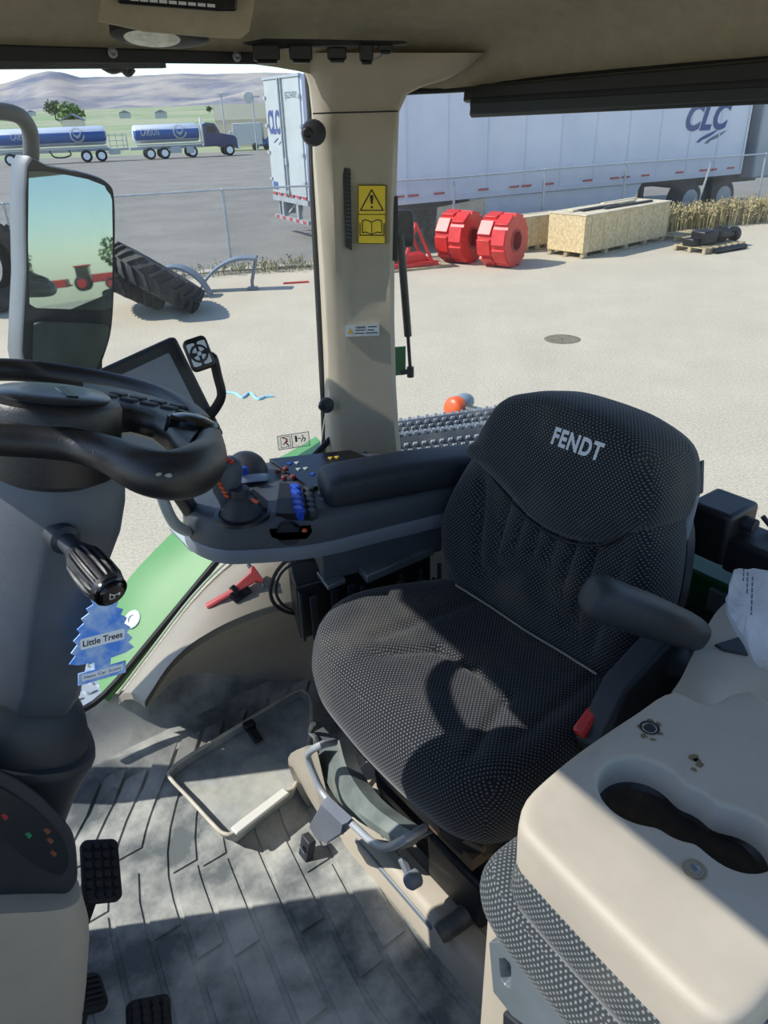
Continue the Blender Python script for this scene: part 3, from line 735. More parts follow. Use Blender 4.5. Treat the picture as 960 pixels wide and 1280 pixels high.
M_yellbtn = mat('button_yellow', (206, 176, 60), .45)
M_whiteb = mat('button_white', (196, 200, 200), .45)

def glass(name, tint=(1, 1, 1), dust=.022):
    m = bpy.data.materials.new(name); m.use_nodes = True; nt = m.node_tree; nt.nodes.clear()
    out = nt.nodes.new('ShaderNodeOutputMaterial'); tr = nt.nodes.new('ShaderNodeBsdfTransparent'); tr.inputs[0].default_value = (*tint, 1)
    gl = nt.nodes.new('ShaderNodeBsdfGlossy'); gl.inputs['Roughness'].default_value = .01; gl.inputs['Color'].default_value = (.9, .95, 1, 1)
    df = nt.nodes.new('ShaderNodeBsdfDiffuse'); df.inputs[0].default_value = (.8, .78, .7, 1)
    lw = nt.nodes.new('ShaderNodeLayerWeight'); lw.inputs['Blend'].default_value = .25
    mr = nt.nodes.new('ShaderNodeMath'); mr.operation = 'MULTIPLY'; mr.inputs[1].default_value = .35
    nt.links.new(lw.outputs['Fresnel'], mr.inputs[0])
    tc = nt.nodes.new('ShaderNodeTexCoord'); n = nt.nodes.new('ShaderNodeTexNoise'); n.inputs['Scale'].default_value = 9; n.inputs['Detail'].default_value = 8; n.inputs['Roughness'].default_value = .7
    nt.links.new(tc.outputs['Object'], n.inputs['Vector'])
    r = nt.nodes.new('ShaderNodeMapRange'); r.inputs[1].default_value = .35; r.inputs[2].default_value = .8; r.inputs[3].default_value = dust * .5; r.inputs[4].default_value = dust * 2.2
    nt.links.new(n.outputs['Fac'], r.inputs[0])
    m1 = nt.nodes.new('ShaderNodeMixShader'); m2 = nt.nodes.new('ShaderNodeMixShader')
    nt.links.new(mr.outputs[0], m1.inputs[0]); nt.links.new(tr.outputs[0], m1.inputs[1]); nt.links.new(gl.outputs[0], m1.inputs[2])
    nt.links.new(r.outputs[0], m2.inputs[0]); nt.links.new(m1.outputs[0], m2.inputs[1]); nt.links.new(df.outputs[0], m2.inputs[2])
    nt.links.new(m2.outputs[0], out.inputs[0])
    return m
M_glass = glass('window_glass')

# ---- floor: flat plate rising to the sill on the right
m = MB(); rows = []
for y in (-.28, 0, .3, .6, .9, 1.2, 1.4):
    rows.append([(.22, y, 0), (-.5, y, 0), (-1.2, y, 0), (-1.5, y, .0), (-1.58, y, .03), (-1.635, y, .10), (-1.67, y, .17)])
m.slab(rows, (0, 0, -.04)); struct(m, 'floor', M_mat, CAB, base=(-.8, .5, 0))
# ---- rubber mat with raised ribs that fan out to the right
m = MB(); rows = []
def fan(x, y0): 
    t = max(0, -x - .72); return y0 + .16 * t + .75 * max(0, t - .42) ** 2 * 1.6
def zf(x): return 0.004 + (0 if x > -1.48 else (-(x + 1.48)) * .55)
rnd = random.Random(11)
m.slab([[(-.50, y, .005), (-.8, y, .005), (-1.2, y, .005), (-1.48, y, .005), (-1.6, y, .05)] for y in np.linspace(-.2, .95, 8)], (0, 0, -.004))
for i in range(15):
    y0 = -.3 + i * .068; x = -.52
    while x > -1.52:
        L = rnd.uniform(.20, .42); x1 = max(x - L, -1.54); P_ = []
        n = 6
        for k in range(n + 1):
            xx = x + (x1 - x) * k / n; ya = fan(xx, y0)
            P_.append([(xx, ya, zf(xx)), (xx, ya + .001, zf(xx) + .005), (xx, ya + .056, zf(xx) + .005), (xx, ya + .057, zf(xx))])
        if fan(x1, y0) < .95 and fan(x, y0) > -.2: m.loft(P_)
        x = x1 - .014 if rnd.random() < .75 else x1 - .06
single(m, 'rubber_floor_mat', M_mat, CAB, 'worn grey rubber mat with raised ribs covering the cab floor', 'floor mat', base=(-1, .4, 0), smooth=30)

# ---- headliner (ceiling) with its curved rim
rim = [(.2, -.12), (.2, .5), (.18, 1.15), (.08, 1.34), (-.3, 1.385), (-.8, 1.385), (-1.2, 1.375), (-1.42, 1.335), (-1.53, 1.25), (-1.585, 1.12), (-1.605, .98), (-1.61, .8), (-1.61, .4), (-1.61, -.12)]
rimz = [1.6, 1.6, 1.57, 1.555, 1.553, 1.552, 1.545, 1.535, 1.535, 1.55, 1.58, 1.598, 1.612, 1.62]
c0 = np.array([-.7, .45]); m = MB(); L = []
for s, dz, abs_z in ((1.012, -.005, None), (1.0, .012, None), (.985, .035, None), (.955, .07, None), (.9, .105, None), (.82, .13, None), (.7, None, 1.735), (.4, None, 1.75), (.1, None, 1.752)):
    ring = []
    for (x, y), z in zip(rim, rimz):
        q = c0 + (np.array([x, y]) - c0) * s
        if y < -.1: q[1] = -.12
        ring.append((q[0], q[1], z + dz if abs_z is None else abs_z))
    L.append([tuple(q) for q in cr(ring, 3, True)])
m.loft(L, False)
# outer roof skin
L2 = []
for s, z in ((1.012, None), (1.05, 1.68), (1.0, 1.86), (.2, 1.9)):
    ring = []
    for (x, y), zz in zip(rim, rimz):
        q = c0 + (np.array([x, y]) - c0) * s
        if y < -.1: q[1] = -.12
        ring.append((q[0], q[1], zz - .005 if z is None else z))
    L2.append([tuple(q) for q in cr(ring, 3, True)])
m.loft(L2, False)
struct(m, 'ceiling', M_head, CAB, base=(-.7, .45, 1.55), smooth=60)

# ---- pillar: rows of (pixel row, left, right, horizontal distance)
rows = [(66, 372, 606, 1.86), (84, 378, 588, 1.86), (100, 384, 556, 1.87), (108, 386, 528, 1.87), (118, 387, 508, 1.88), (140, 389, 498, 1.89), (200, 390, 496, 1.9), (260, 393, 494, 1.91), (340, 397, 492, 1.92), (400, 400, 492, 1.92), (440, 402, 493, 1.92), (480, 404, 494, 1.91), (530, 405, 497, 1.9), (578, 407, 502, 1.87), (600, 407, 505, 1.86)]
m = MB(); L = []
for py, a, b, D in rows:
    q = lambda px_, dd: P(px_, py, h=D + dd)
    w = b - a
    rec = .018 if 190 < py < 350 else 0
    L.append([q(a, .10), q(a + 3, .05), q(a + w * .12, .012), q(a + w * .24, 0), q(a + w * .42, .0 + rec), q(a + w * .55, 0 + rec), q(a + w * .8, .002 + rec), q(a + w * .95, .004), q(b, .02), q(b + 1, .10)])
m.loft(L)
struct(m, 'pillar', mat('pillar_beige', (170, 161, 142), .62, var=.05, vscale=7, bump=.12, bscale=700), CAB, smooth=50)
m = MB(); m.tube([P(391, 142, h=1.873), P(420, 141, h=1.868), P(460, 140, h=1.868), P(497, 139, h=1.885)], .0018, 6); struct(m, 'trim_1', M_dgrey, CAB)

# ---- right side window: glass and seals
edge = [(88, 892), (130, 866), (200, 784), (270, 700), (330, 632), (400, 560)]
XG = -1.645
eg = [P(a, b, x=XG) for a, b in edge]
m = MB(); poly = [(q[1], q[2]) for q in eg] + [(1.07, 1.0), (1.07, 1.63), (-.07, 1.66), (-.07, .1)]
m.prism(poly, (XG, 0, 0), (0, 1, 0), (0, 0, 1), (1, 0, 0), -.003, .003); struct(m, 'window_1', M_glass, CAB, smooth=0)
m = MB(); m.tube(cr([P(60, 906, x=XG + .006)] + [q + np.array([.006, 0, 0]) for q in eg] + [P(440, 520, x=XG + .006)], 4), .0085, 8); struct(m, 'trim_2', M_black2, CAB)
m = MB(); m.tube([P(x_, y_, h=1.99) for x_, y_ in ((383, 72), (388, 140), (392, 260), (399, 400), (404, 500), (406, 580))], .008, 8); struct(m, 'trim_3', M_black2, CAB)
# ---- rear window round the corner
pl = [(-1.60, 1.06), (-1.585, 1.16), (-1.54, 1.27), (-1.44, 1.352), (-1.2, 1.395), (-.8, 1.405), (-.3, 1.405), (.1, 1.38)]
m = MB(); m.slab([[(x, y, .56) for x, y in pl], [(x, y, 1.57) for x, y in pl]], (.003, .005, 0)); struct(m, 'window_2', M_glass, CAB, smooth=0)
m = MB(); m.tube(cr([(x, y - .01, zz) for (x, y), zz in zip(pl[1:], (1.53, 1.532, 1.534, 1.545, 1.55, 1.55, 1.55))], 4), .008, 8); struct(m, 'trim_4', M_black2, CAB)
# ---- front right pillar, front cowl, rear lower wall (mostly outside the frame)
m = MB(); m.loft([[(-1.64, -.08, z), (-1.74, -.06, z), (-1.86, -.28, z), (-1.77, -.31, z)] for z in (.0, .8, 1.66)]); struct(m, 'trim_5', M_beige, CAB, bevel=.02)
m = MB(); m.box((-1.6, -.36, .15), (.45, .08, .3)); m.box((-.6, -.34, .5), (1.56, .12, 1.0)); struct(m, 'wall_front', M_dgrey, CAB, bevel=.01)
m = MB(); m.box((-.7, 1.40, .27), (1.75, .05, .56)); struct(m, 'wall_rear', M_dgrey, CAB, bevel=.01)

m = MB(); m.box((-.75, .4, -.75), (1.5, 2.6, 1.38)); struct(m, 'unseen_base_block', M_dgrey, CAB, bevel=.03)  # unseen block for the tractor body, added for its shadow and bounce
m = MB(); m.tube([(.16, 1.12, 0), (.18, 1.14, .8), (.15, 1.1, 1.58)], [.075, .07, .07], 12); m.box((.16, 1.3, .3), (.06, .4, .6)); m.box((.2, .2, -.3), (.06, .9, .05)); struct(m, 'unseen_left_frame', M_dgrey, CAB, smooth=50)  # out-of-view door frame, added to hold light off the cab interior
# ---- beige wheel-arch lining under the right window
C0 = [(148, 872), (190, 817), (240, 752), (285, 707), (340, 668), (400, 650), (470, 640), (560, 640)]
C1 = [(180, 874), (212, 826), (248, 795), (300, 768), (350, 752), (400, 745), (470, 740), (560, 738)]
C2 = [(184, 881), (220, 873), (262, 865), (320, 857), (352, 853), (395, 850), (470, 846), (560, 840)]
n = 24
def rs(c, **k): 
    q = [P(a, b, **k) for a, b in c]; q = cr(q, 8); return [q[int(round(i * (len(q) - 1) / n))] for i in range(n + 1)]
A0, A1, A2 = rs(C0, x=-1.625), rs(C1, x=-1.45), rs(C2, z=.035)
m = MB(); G = []
for i in range(n + 1):
    a, b, c = A0[i], A1[i], A2[i]; row = []
    for t in (0, .3, .6, .85): row.append(a + (b - a) * t + np.array([0, 0, .02 * math.sin(PI * t)]))
    row.append(b + np.array([.004, 0, -.004]))
    f = min(1, i / 5)
    for t in (.08, .2, .4, .6, .8, .95, 1): row.append(b + (c - b) * t + np.array([-.05 * math.sin(PI * t) * f, 0, 0]))
    G.append(row)
m.slab(G, (-.012, 0, -.03)); struct(m, 'wall_right', M_beige, CAB, smooth=50)
m = MB(); m.tube([q + np.array([.004, .0, .016]) for q in A0[:16]], .0035, 6); struct(m, 'reflection_strip', mat('reflection_pale', (190, 206, 178), .4), CAB)  # pale green strip painted as the reflection between window seal and arch

# ---- sun and sky
SUN = np.array([-.992, -.125, 0]) * math.cos(math.radians(44.5)) + np.array([0, 0, math.sin(math.radians(44.5))])
ld = bpy.data.lights.new('sun', 'SUN'); ld.energy = 4.9; ld.angle = math.radians(.55); ld.color = (1, .965, .905)
lo = bpy.data.objects.new('sun', ld); _link(lo); lo.rotation_euler = Vector(SUN).to_track_quat('Z', 'Y').to_euler(); lo.location = (-6, -2, 12)
wd = bpy.data.worlds.new('sky'); SC.world = wd; wd.use_nodes = True; nt = wd.node_tree
sky = nt.nodes.new('ShaderNodeTexSky'); sky.sky_type = 'NISHITA'; sky.sun_disc = False; sky.sun_elevation = math.radians(44.5); sky.sun_rotation = math.atan2(SUN[0], SUN[1])
sky.air_density = 1.0; sky.dust_density = .5; sky.ozone_density = 1.0; sky.altitude = 800
bg = nt.nodes['Background']; tint = nt.nodes.new('ShaderNodeMix'); tint.data_type = 'RGBA'; tint.blend_type = 'MULTIPLY'; tint.inputs[0].default_value = 1; tint.inputs[7].default_value = (.85, .93, 1.03, 1); nt.links.new(sky.outputs[0], tint.inputs[6]); nt.links.new(tint.outputs[2], bg.inputs[0]); bg.inputs[1].default_value = .215
SC.view_settings.view_transform = 'Standard'; SC.view_settings.look = 'None'; SC.view_settings.exposure = 0.1; SC.view_settings.gamma = 1; SC.view_settings.use_curve_mapping = False
SC.cycles.max_bounces = 10; SC.cycles.diffuse_bounces = 6; SC.cycles.transparent_max_bounces = 16
# ================================================================ seats
def fabric(name, dark, light, su=.0078, sv=.0048, thr=.27, dirt=.0, dirtpos=None):
    m = bpy.data.materials.new(name); m.use_nodes = True; nt = m.node_tree; b = nt.nodes['Principled BSDF']; L = nt.links
    def math_(op, a, c=None):
        n = nt.nodes.new('ShaderNodeMath'); n.operation = op
        for i, v in enumerate((a, c)):
            if v is None: continue
            if isinstance(v, (int, float)): n.inputs[i].default_value = v
            else: L.new(v, n.inputs[i])
        return n.outputs[0]
    uv = nt.nodes.new('ShaderNodeUVMap'); sp = nt.nodes.new('ShaderNodeSeparateXYZ'); L.new(uv.outputs[0], sp.inputs[0])
    v = math_('DIVIDE', sp.outputs[1], sv); row = math_('FLOOR', v)
    u = math_('ADD', math_('DIVIDE', sp.outputs[0], su), math_('MULTIPLY', math_('MODULO', row, 2), .5))
    fx = math_('SUBTRACT', math_('FRACT', u), .5); fy_ = math_('SUBTRACT', math_('FRACT', v), .5)
    d = math_('SQRT', math_('ADD', math_('POWER', math_('MULTIPLY', fx, 1.25), 2), math_('POWER', math_('MULTIPLY', fy_, .9), 2)))
    mr = nt.nodes.new('ShaderNodeMapRange'); mr.inputs[1].default_value = thr + .06; mr.inputs[2].default_value = thr - .06; L.new(d, mr.inputs[0])
    mx = nt.nodes.new('ShaderNodeMix'); mx.data_type = 'RGBA'; L.new(mr.outputs[0], mx.inputs[0]); mx.inputs[6].default_value = lin(dark); mx.inputs[7].default_value = lin(light)
    tc = nt.nodes.new('ShaderNodeTexCoord'); ns = nt.nodes.new('ShaderNodeTexNoise'); ns.inputs['Scale'].default_value = 7; ns.inputs['Detail'].default_value = 8; L.new(tc.outputs['Object'], ns.inputs['Vector'])
    r2 = nt.nodes.new('ShaderNodeMapRange'); r2.inputs[1].default_value = .5; r2.inputs[2].default_value = .8; r2.inputs[4].default_value = dirt; L.new(ns.outputs['Fac'], r2.inputs[0])
    m2 = nt.nodes.new('ShaderNodeMix'); m2.data_type = 'RGBA'; L.new(r2.outputs[0], m2.inputs[0]); L.new(mx.outputs[2], m2.inputs[6]); m2.inputs[7].default_value = lin((150, 142, 122))
    L.new(m2.outputs[2], b.inputs['Base Color']); b.inputs['Roughness'].default_value = .95; b.inputs['Specular IOR Level'].default_value = .15
    b.inputs['Sheen Weight'].default_value = .15
    bp = nt.nodes.new('ShaderNodeBump'); bp.inputs['Strength'].default_value = .35; bp.inputs['Distance'].default_value = .0012; L.new(mr.outputs[0], bp.inputs['Height']); L.new(bp.outputs[0], b.inputs['Normal'])
    return m
M_fab = fabric('seat_fabric', (34, 36, 40), (100, 103, 106), dirt=.16)
M_fab2 = fabric('buddy_fabric', (54, 59, 62), (118, 124, 124), .0072, .0042, .28, dirt=.3)
def gsn(d, w): return math.exp(-(d / w) ** 2)
def seg_d(a, b, x0, y0, x1, y1):
    dx, dy = x1 - x0, y1 - y0; t = max(0, min(1, ((a - x0) * dx + (b - y0) * dy) / (dx * dx + dy * dy)))
    return math.hypot(a - x0 - t * dx, b - y0 - t * dy)

ds = thing('driver_seat', 'black dotted-fabric driver seat with a tall backrest in the middle of the cab', 'seat', CAB, (-.84, .85, 0))
XC = -.84
out = [(-1.212, .78), (-1.186, .675), (-1.10, .607), (-.95, .586), (-.84, .582), (-.74, .586), (-.65, .60), (-.592, .655), (-.58, .76), (-.60, .93), (-.64, 1.06), (-.84, 1.08), (-1.07, 1.06), (-1.16, .93)]
out = cr(out, 5, True)[::1]
def ctop(x, y, e):
    u = (x - XC) / (.25 if x > XC else .28)
    z = .018 * max(0, abs(u) - .45) ** 1.5 - .016 * math.exp(-(((x - XC) / .16) ** 2 + ((y - .86) / .15) ** 2))
    z -= .030 * max(0, (.70 - y) / .12) ** 2
    z -= .010 * gsn(seg_d(x, y, -1.0, .67, -.93, .80), .010) + .010 * gsn(seg_d(x, y, -.93, .80, -.84, .82), .010) + .010 * gsn(seg_d(x, y, -.84, .82, -.74, .80), .010) + .010 * gsn(seg_d(x, y, -.74, .80, -.68, .66), .010)
    z -= .008 * gsn(seg_d(x, y, -1.03, .72, -1.0, 1.02), .012) + .008 * gsn(seg_d(x, y, -.65, .72, -.68, 1.02), .012)
    for k in (-.1, -.045, .01, .065, .12): z -= .004 * gsn(x - XC - k + .1 * (y - .98), .008) * max(0, min(1, (y - .90) / .06))
    return z
m = MB(); m.dome(out, (0, 0, 0), (1, 0, 0), (0, 1, 0), (0, 0, 1), [(.05, .385), (.02, .388), (.004, .40), (0, .425), (-.004, .455), (.0, .485), (.008, .51), (.022, .53), (.042, .541), (.065, .545)], ctop, 26)
part(m, 'seat_cushion', M_fab, ds, uv=True, smooth=70)
# backrest: u across, v up the (leaning) back, forward normal
BO = np.array([-.855, 1.035, .53]); BV = unit((0, .19, 1)); BN = unit(np.cross((1, 0, 0), BV)); BU = np.array([1., 0, 0])
bo = [(-.20, -.03), (-.265, .03), (-.292, .11), (-.285, .19), (-.255, .28), (-.222, .34), (-.200, .39), (-.165, .435), (-.09, .458), (0, .463), (.09, .456), (.160, .430), (.188, .38), (.20, .33), (.222, .28), (.238, .19), (.238, .11), (.222, .03), (.18, -.03), (0, -.04)]
bo = cr(bo[::-1], 4, True)
def btop(a, b, e):
    z = .035 * max(0, (abs(a) - .12) / .14) ** 1.6 * (1 if b < .3 else max(0, 1 - (b - .3) / .1))
    z += .022 * gsn(b - .12, .09) * gsn(a, .2) + .012 * gsn(b - .41, .1)
    if -.01 < b < .30:
        k = min(1, (b + .01) / .05) * min(1, (.30 - b) / .05)
        for c in (-.115, -.07, -.025, .02, .065, .11): z -= .013 * k * gsn(a - c, .008)
        z -= .015 * k * gsn(seg_d(a, b, -.19, .26, -.155, .06), .011) + .010 * k * gsn(seg_d(a, b, .18, .26, .155, .04), .011)
    return z
m = MB(); m.dome(bo, BO, BU, BV, BN, [(.05, -.075), (.015, -.07), (.0, -.05), (-.004, -.02), (0, .012), (.01, .034), (.028, .05), (.05, .057)], btop, 26)
part(m, 'backrest', M_fab, ds, uv=True, smooth=70)
# headrest cover pulled over the top
ho = [(-.245, .305), (-.226, .345), (-.206, .39), (-.172, .442), (-.09, .470), (0, .476), (.09, .470), (.172, .442), (.204, .385), (.210, .335), (.195, .305), (.13, .255), (.05, .228), (-.04, .232), (-.13, .265)]
ho = cr(ho[::-1], 5, True)
def htop(a, b, e): return .014 * gsn(b - .37, .13) + .010 * gsn(a, .15)
m = MB(); m.dome(ho, BO, BU, BV, BN, [(.03, -.082), (.004, -.078), (-.004, -.05), (-.006, -.01), (-.003, .04), (.004, .058), (.016, .068), (.035, .073)], htop, 16)
hc = part(m, 'headrest_cover', M_fab, ds, uv=True, smooth=70)
def hb(q, a, b, h): 
    d = q - BO; return BO + BU * (d @ BU) + BV * (d @ BV) + BN * (.0745 + htop(d @ BU, d @ BV, 1))
text('FENDT', .044, BO + BU * .044 + BV * .416 + BN * .1, BU, BV, mat('seat_lettering', (206, 210, 212), .6), hc, shear=.12, bold=.0017, width=.112, space=1.14, bend=hb)
# welt and pale seam
m = MB(); pts = [BO + BU * a + BV * b + BN * (.066 + btop(a, b, 1) * 1) for a, b in ((-.2, .012), (-.1, .004), (0, .002), (.1, .004), (.19, .012))]
m.tube(cr(pts, 5), .0022, 6); part(m, 'seam', mat('seam_dust', (150, 146, 134), .9), ds)
m = MB(); pts = [BO + BU * a + BV * b + BN * (.0 + .066) for a, b in ((-.235, .312), (-.13, .260), (-.04, .227), (.05, .223), (.13, .25), (.195, .318))]
m.tube(cr([q + BN * .002 for q in pts], 5), .0025, 6); part(m, 'piping', M_black2, ds)
# back shell, side hinge, left armrest, belt buckle
m = MB(); sh = [(a * .98, b * .97) for a, b in bo]; m.dome(sh, BO, BU, BV, -BN, [(.0, .06), (0, .085), (.02, .1), (.05, .108)], None, 5); part(m, 'back_shell', M_dgrey, ds)
m = MB(); m.tube([BO + BU * .205 + BV * v + BN * -.06 for v in (.05, .2, .3, .36)], [.014, .013, .011, .009], 10); part(m, 'side_piping', M_lgrey, ds)
a0, a1 = np.array([-.592, .815, .835]), np.array([-.507, 1.0, .722])
m = MB(); dv = unit(a1 - a0); rt = unit(np.cross(dv, (0, 0, 1))); up = np.cross(rt, dv); L = []
for t, w, h in ((-.02, .018, .018), (0, .029, .027), (.03, .033, .032), (.1, .035, .034), (.5, .034, .033), (.85, .031, .028), (.97, .028, .024), (1.0, .02, .018)):
    c = a0 + (a1 - a0) * t; L.append([c + rt * (w * math.copysign(abs(math.cos(p)) ** .7, math.cos(p))) + up * (h * math.copysign(abs(math.sin(p)) ** .7, math.sin(p))) for p in np.linspace(0, 2 * PI, 24, False)])
m.loft(L); part(m, 'armrest', M_dgrey, ds, smooth=60)
m = MB(); m.prism([(.86, .46), (.80, .56), (.86, .66), (1.0, .72), (1.06, .66), (1.06, .48)], (-.585, 0, 0), (0, 1, 0), (0, 0, 1), (1, 0, 0), 0, .05); m.cyl((-.57, 1.0, .64), (-.49, 1.0, .68), .035, 14); part(m, 'side_hinge', M_dgrey, ds, bevel=.008)
m = MB(); q = P(735, 905, x=-.575); m.box(q, (.024, .05, .034), (1, 0, 0), (0, .8, .6)); bk = part(m, 'belt_buckle', mat('buckle_red', (196, 48, 44), .4), ds, bevel=.006)
m = MB(); m.bar(q + np.array([-.004, .0, -.02]), q + np.array([-.02, .03, -.11]), .03, .02); part(m, 'buckle_stalk', M_black, ds, bevel=.004)
# suspension under the cushion
m = MB(); m.dome(rrect(.44, .40, .08, 5, (-.83, .885)), (0, 0, 0), (1, 0, 0), (0, 1, 0), (0, 0, 1), [(0, .10), (.0, .14), (.02, .145), (-.01, .165), (-.01, .185), (.02, .195), (-.01, .215), (-.01, .24), (.02, .25), (-.01, .27), (-.01, .30), (.02, .32)], None, 3); part(m, 'suspension_bellows', M_black2, ds, smooth=60)
m = MB(); m.dome(rrect(.40, .40, .05, 5, (-.84, .83)), (0, 0, 0), (1, 0, 0), (0, 1, 0), (0, 0, 1), [(0, .31), (0, .385), (.02, .39)], None, 3); part(m, 'seat_pan', M_black, ds)
def pf(px_, py_, y): return P(px_, py_, y=y)
g0 = [pf(424, 925, .60), pf(436, 965, .585), pf(462, 1002, .575), pf(498, 1030, .57), pf(526, 1044, .575)]
g1 = [pf(398, 942, .60), pf(412, 985, .57), pf(440, 1020, .555), pf(476, 1044, .55), pf(500, 1062, .555)]
m = MB(); m.slab([[a, (a + b) / 2 + np.array([0, -.01, .004]), b] for a, b in zip(cr(g0, 4), cr(g1, 4))], (0, .03, -.015)); part(m, 'front_plate', mat('plate_grey', (122, 132, 128), .6, var=.25, vscale=14, dirt=.4), ds)
hp = [(418, 928), (400, 932), (387, 940), (385, 948), (393, 970), (404, 992), (425, 1015), (447, 1036), (462, 1050), (476, 1058), (488, 1058), (508, 1048), (530, 1035)]
m = MB(); m.tube(cr([P(a, b, y=.525 + (.05 if i in (0, 12) else 0)) for i, (a, b) in enumerate(hp)], 4), .0075, 10); hd = part(m, 'adjusting_bar', mat('bar_grey', (168, 174, 178), .35, .2), ds)
pp = [P(a, b, y=.515) for a, b in ((404, 1000), (434, 1028), (432, 1040), (410, 1054), (398, 1050), (387, 1032))]
m = MB(); m.loft([[q + np.array([0, .012, .004]) for q in pp], [q for q in pp], [q + np.array([0, -.006, 0]) + (np.mean(pp, 0) - q) * .12 for q in pp]]); part(m, 'paddle', mat('paddle_grey', (112, 118, 130), .5, var=.1), ds, smooth=30)
q = P(522, 1096, y=.60); m = MB(); d = unit(P(514, 1080, y=.60) - q); m.lathe([(.018, 0), (.018, .02), (.013, .026), (.01, .027)], q, (0, -1, .2), 18); m.bar(q + np.array([0, -.014, 0]), q + d * .045 + np.array([0, -.012, 0]), .016, .014, (0, 1, 0)); part(m, 'height_knob', M_lgrey, ds, bevel=.003)
m = MB(); m.box(P(575, 1045, y=.66), (.12, .05, .03)); m.tube(cr([P(545, 1030, y=.63), P(560, 1046, y=.64), P(580, 1050, y=.64), P(605, 1062, y=.64)], 4), .006, 6); part(m, 'spring', mat('spring_brown', (92, 76, 58), .6), ds)
m = MB(); m.box(P(590, 1085, y=.70), (.16, .1, .12)); m.box(P(500, 1078, y=.66), (.2, .06, .05)); part(m, 'suspension_box', M_black, ds, bevel=.01)
m = MB(); m.tube(cr([P(a, b, y=.62) for a, b in ((392, 905), (388, 915), (396, 925), (391, 938))], 4), .006, 6); m.box(P(405, 928, y=.64), (.05, .03, .04)); part(m, 'linkage', M_gun, ds)

text('GRAMMER', .034, P(492, 1066, y=.64), unit((1, 0, 0)), unit((0, .1, 1)), M_rub, ds, name='embossed_name', bold=.0008, width=.15, ext=.0015)
# beige pedestal under the seat
sp = thing('seat_pedestal', 'beige moulded pedestal under the driver seat with a raised left corner', 'pedestal', CAB, (-.9, .85, 0))
m = MB(); m.dome(cr([(-1.13, .69), (-1.06, .608), (-.9, .60), (-.6, .60), (-.50, .61), (-.485, .9), (-.50, 1.2), (-.9, 1.25), (-1.14, 1.2), (-1.16, .9)], 4, True), (0, 0, 0), (1, 0, 0), (0, 1, 0), (0, 0, 1), [(-.012, 0), (0, .006), (.006, .085), (.014, .097), (.024, .10), (.062, .10), (.068, .09), (.09, .088)], None, 3); part(m, 'base_moulding', M_beige, sp, smooth=50)
rp = [(360, 958), (357, 950), (366, 944), (384, 938)]
r0 = [P(a, b, y=.545 + .02 * i) for i, (a, b) in enumerate(((384, 932), (360, 948), (374, 990), (400, 1030), (424, 1052)))]
r1 = [q + np.array([.018, .02, .006]) for q in r0]; r2 = [np.array([q[0] - .004, q[1] + .03, .06]) for q in r0]
m = MB(); m.slab([[a, b, c] for a, b, c in zip(cr(r1, 4), cr(r0, 4), cr(r2, 4))], (.016, .012, 0)); part(m, 'corner_lip', M_beige, sp, smooth=50)
m = MB(); m.bar((-.98, .603, .07), (-.72, .603, .07), .006, .016); part(m, 'trim_rail', M_lgrey, sp, bevel=.003)
m = MB(); q0 = P(548, 1168, z=.10); q1 = P(600, 1130, z=.13); m.tube([q0, q0 + (q1 - q0) * .1, q1], [.018, .021, .021], 14); single(m, 'pump_tube', mat('worn_tube', (70, 74, 76), .5, var=.3, vscale=20, dirt=.5), CAB, 'short worn grey tube lying between the driver seat base and the beige seat box', 'tube')
fp = thing('foot_peg', 'small grey ribbed foot block standing on the mat at the pedestal corner', 'foot rest', CAB, P(384, 1072, z=.006))
q = P(384, 1060, z=.03); m = MB(); m.box(q, (.034, .02, .06), (1, 0, 0), (0, 1, -.25)); part(m, 'block', M_dgrey, fp, bevel=.003)
m = MB()
for dz in (-.012, .014): m.lathe([(.004, 0), (.010, 0), (.011, .002), (.004, .003)], q + np.array([0, -.011 - dz * .25, dz]), (0, -1, -.25), 12)
part(m, 'stud', M_lgrey, fp)

# ---------------------------------------------------------------- folded passenger seat with cup-holder table
bs = thing('passenger_seat', 'folded passenger seat with a beige cup-holder table on its back, at the lower right', 'seat', CAB, (-.28, .6, 0))
ZT = .80
tp = [(652, 1035), (650, 1018), (660, 992), (700, 955), (740, 925), (800, 885), (828, 866), (848, 862), (862, 869), (880, 877), (900, 873), (918, 863), (932, 860), (952, 868), (1010, 905), (1060, 945), (1075, 1000), (1060, 1080), (1010, 1180), (965, 1236), (940, 1262), (908, 1274), (878, 1262), (800, 1188), (720, 1108), (672, 1058)]
tp = [P(a, b, z=ZT)[:2] for a, b in tp]
cxy = np.array([-.283, .605]); N_ = 96
tp = np.array(cr(tp, 8, True))
def star(poly, n=N_):
    a = np.arctan2(poly[:, 1] - cxy[1], poly[:, 0] - cxy[0]); r = np.hypot(poly[:, 1] - cxy[1], poly[:, 0] - cxy[0]); o = np.argsort(a); a, r = a[o], r[o]
    a = np.concatenate([a - 2 * PI, a, a + 2 * PI]); r = np.concatenate([r, r, r]); t = np.linspace(-PI, PI, n, False); rr = np.interp(t, a, r)
    return np.stack([cxy[0] + rr * np.cos(t), cxy[1] + rr * np.sin(t)], 1)
tp = star(tp)
c1, c2 = np.array([-.332, .594]), np.array([-.228, .618])
hole = []
for t in np.linspace(0, 2 * PI, 80, False): hole.append(c1 + .050 * np.array([math.cos(t), math.sin(t)])); hole.append(c2 + .042 * np.array([math.cos(t), math.sin(t)]))
hole = np.array(hole)
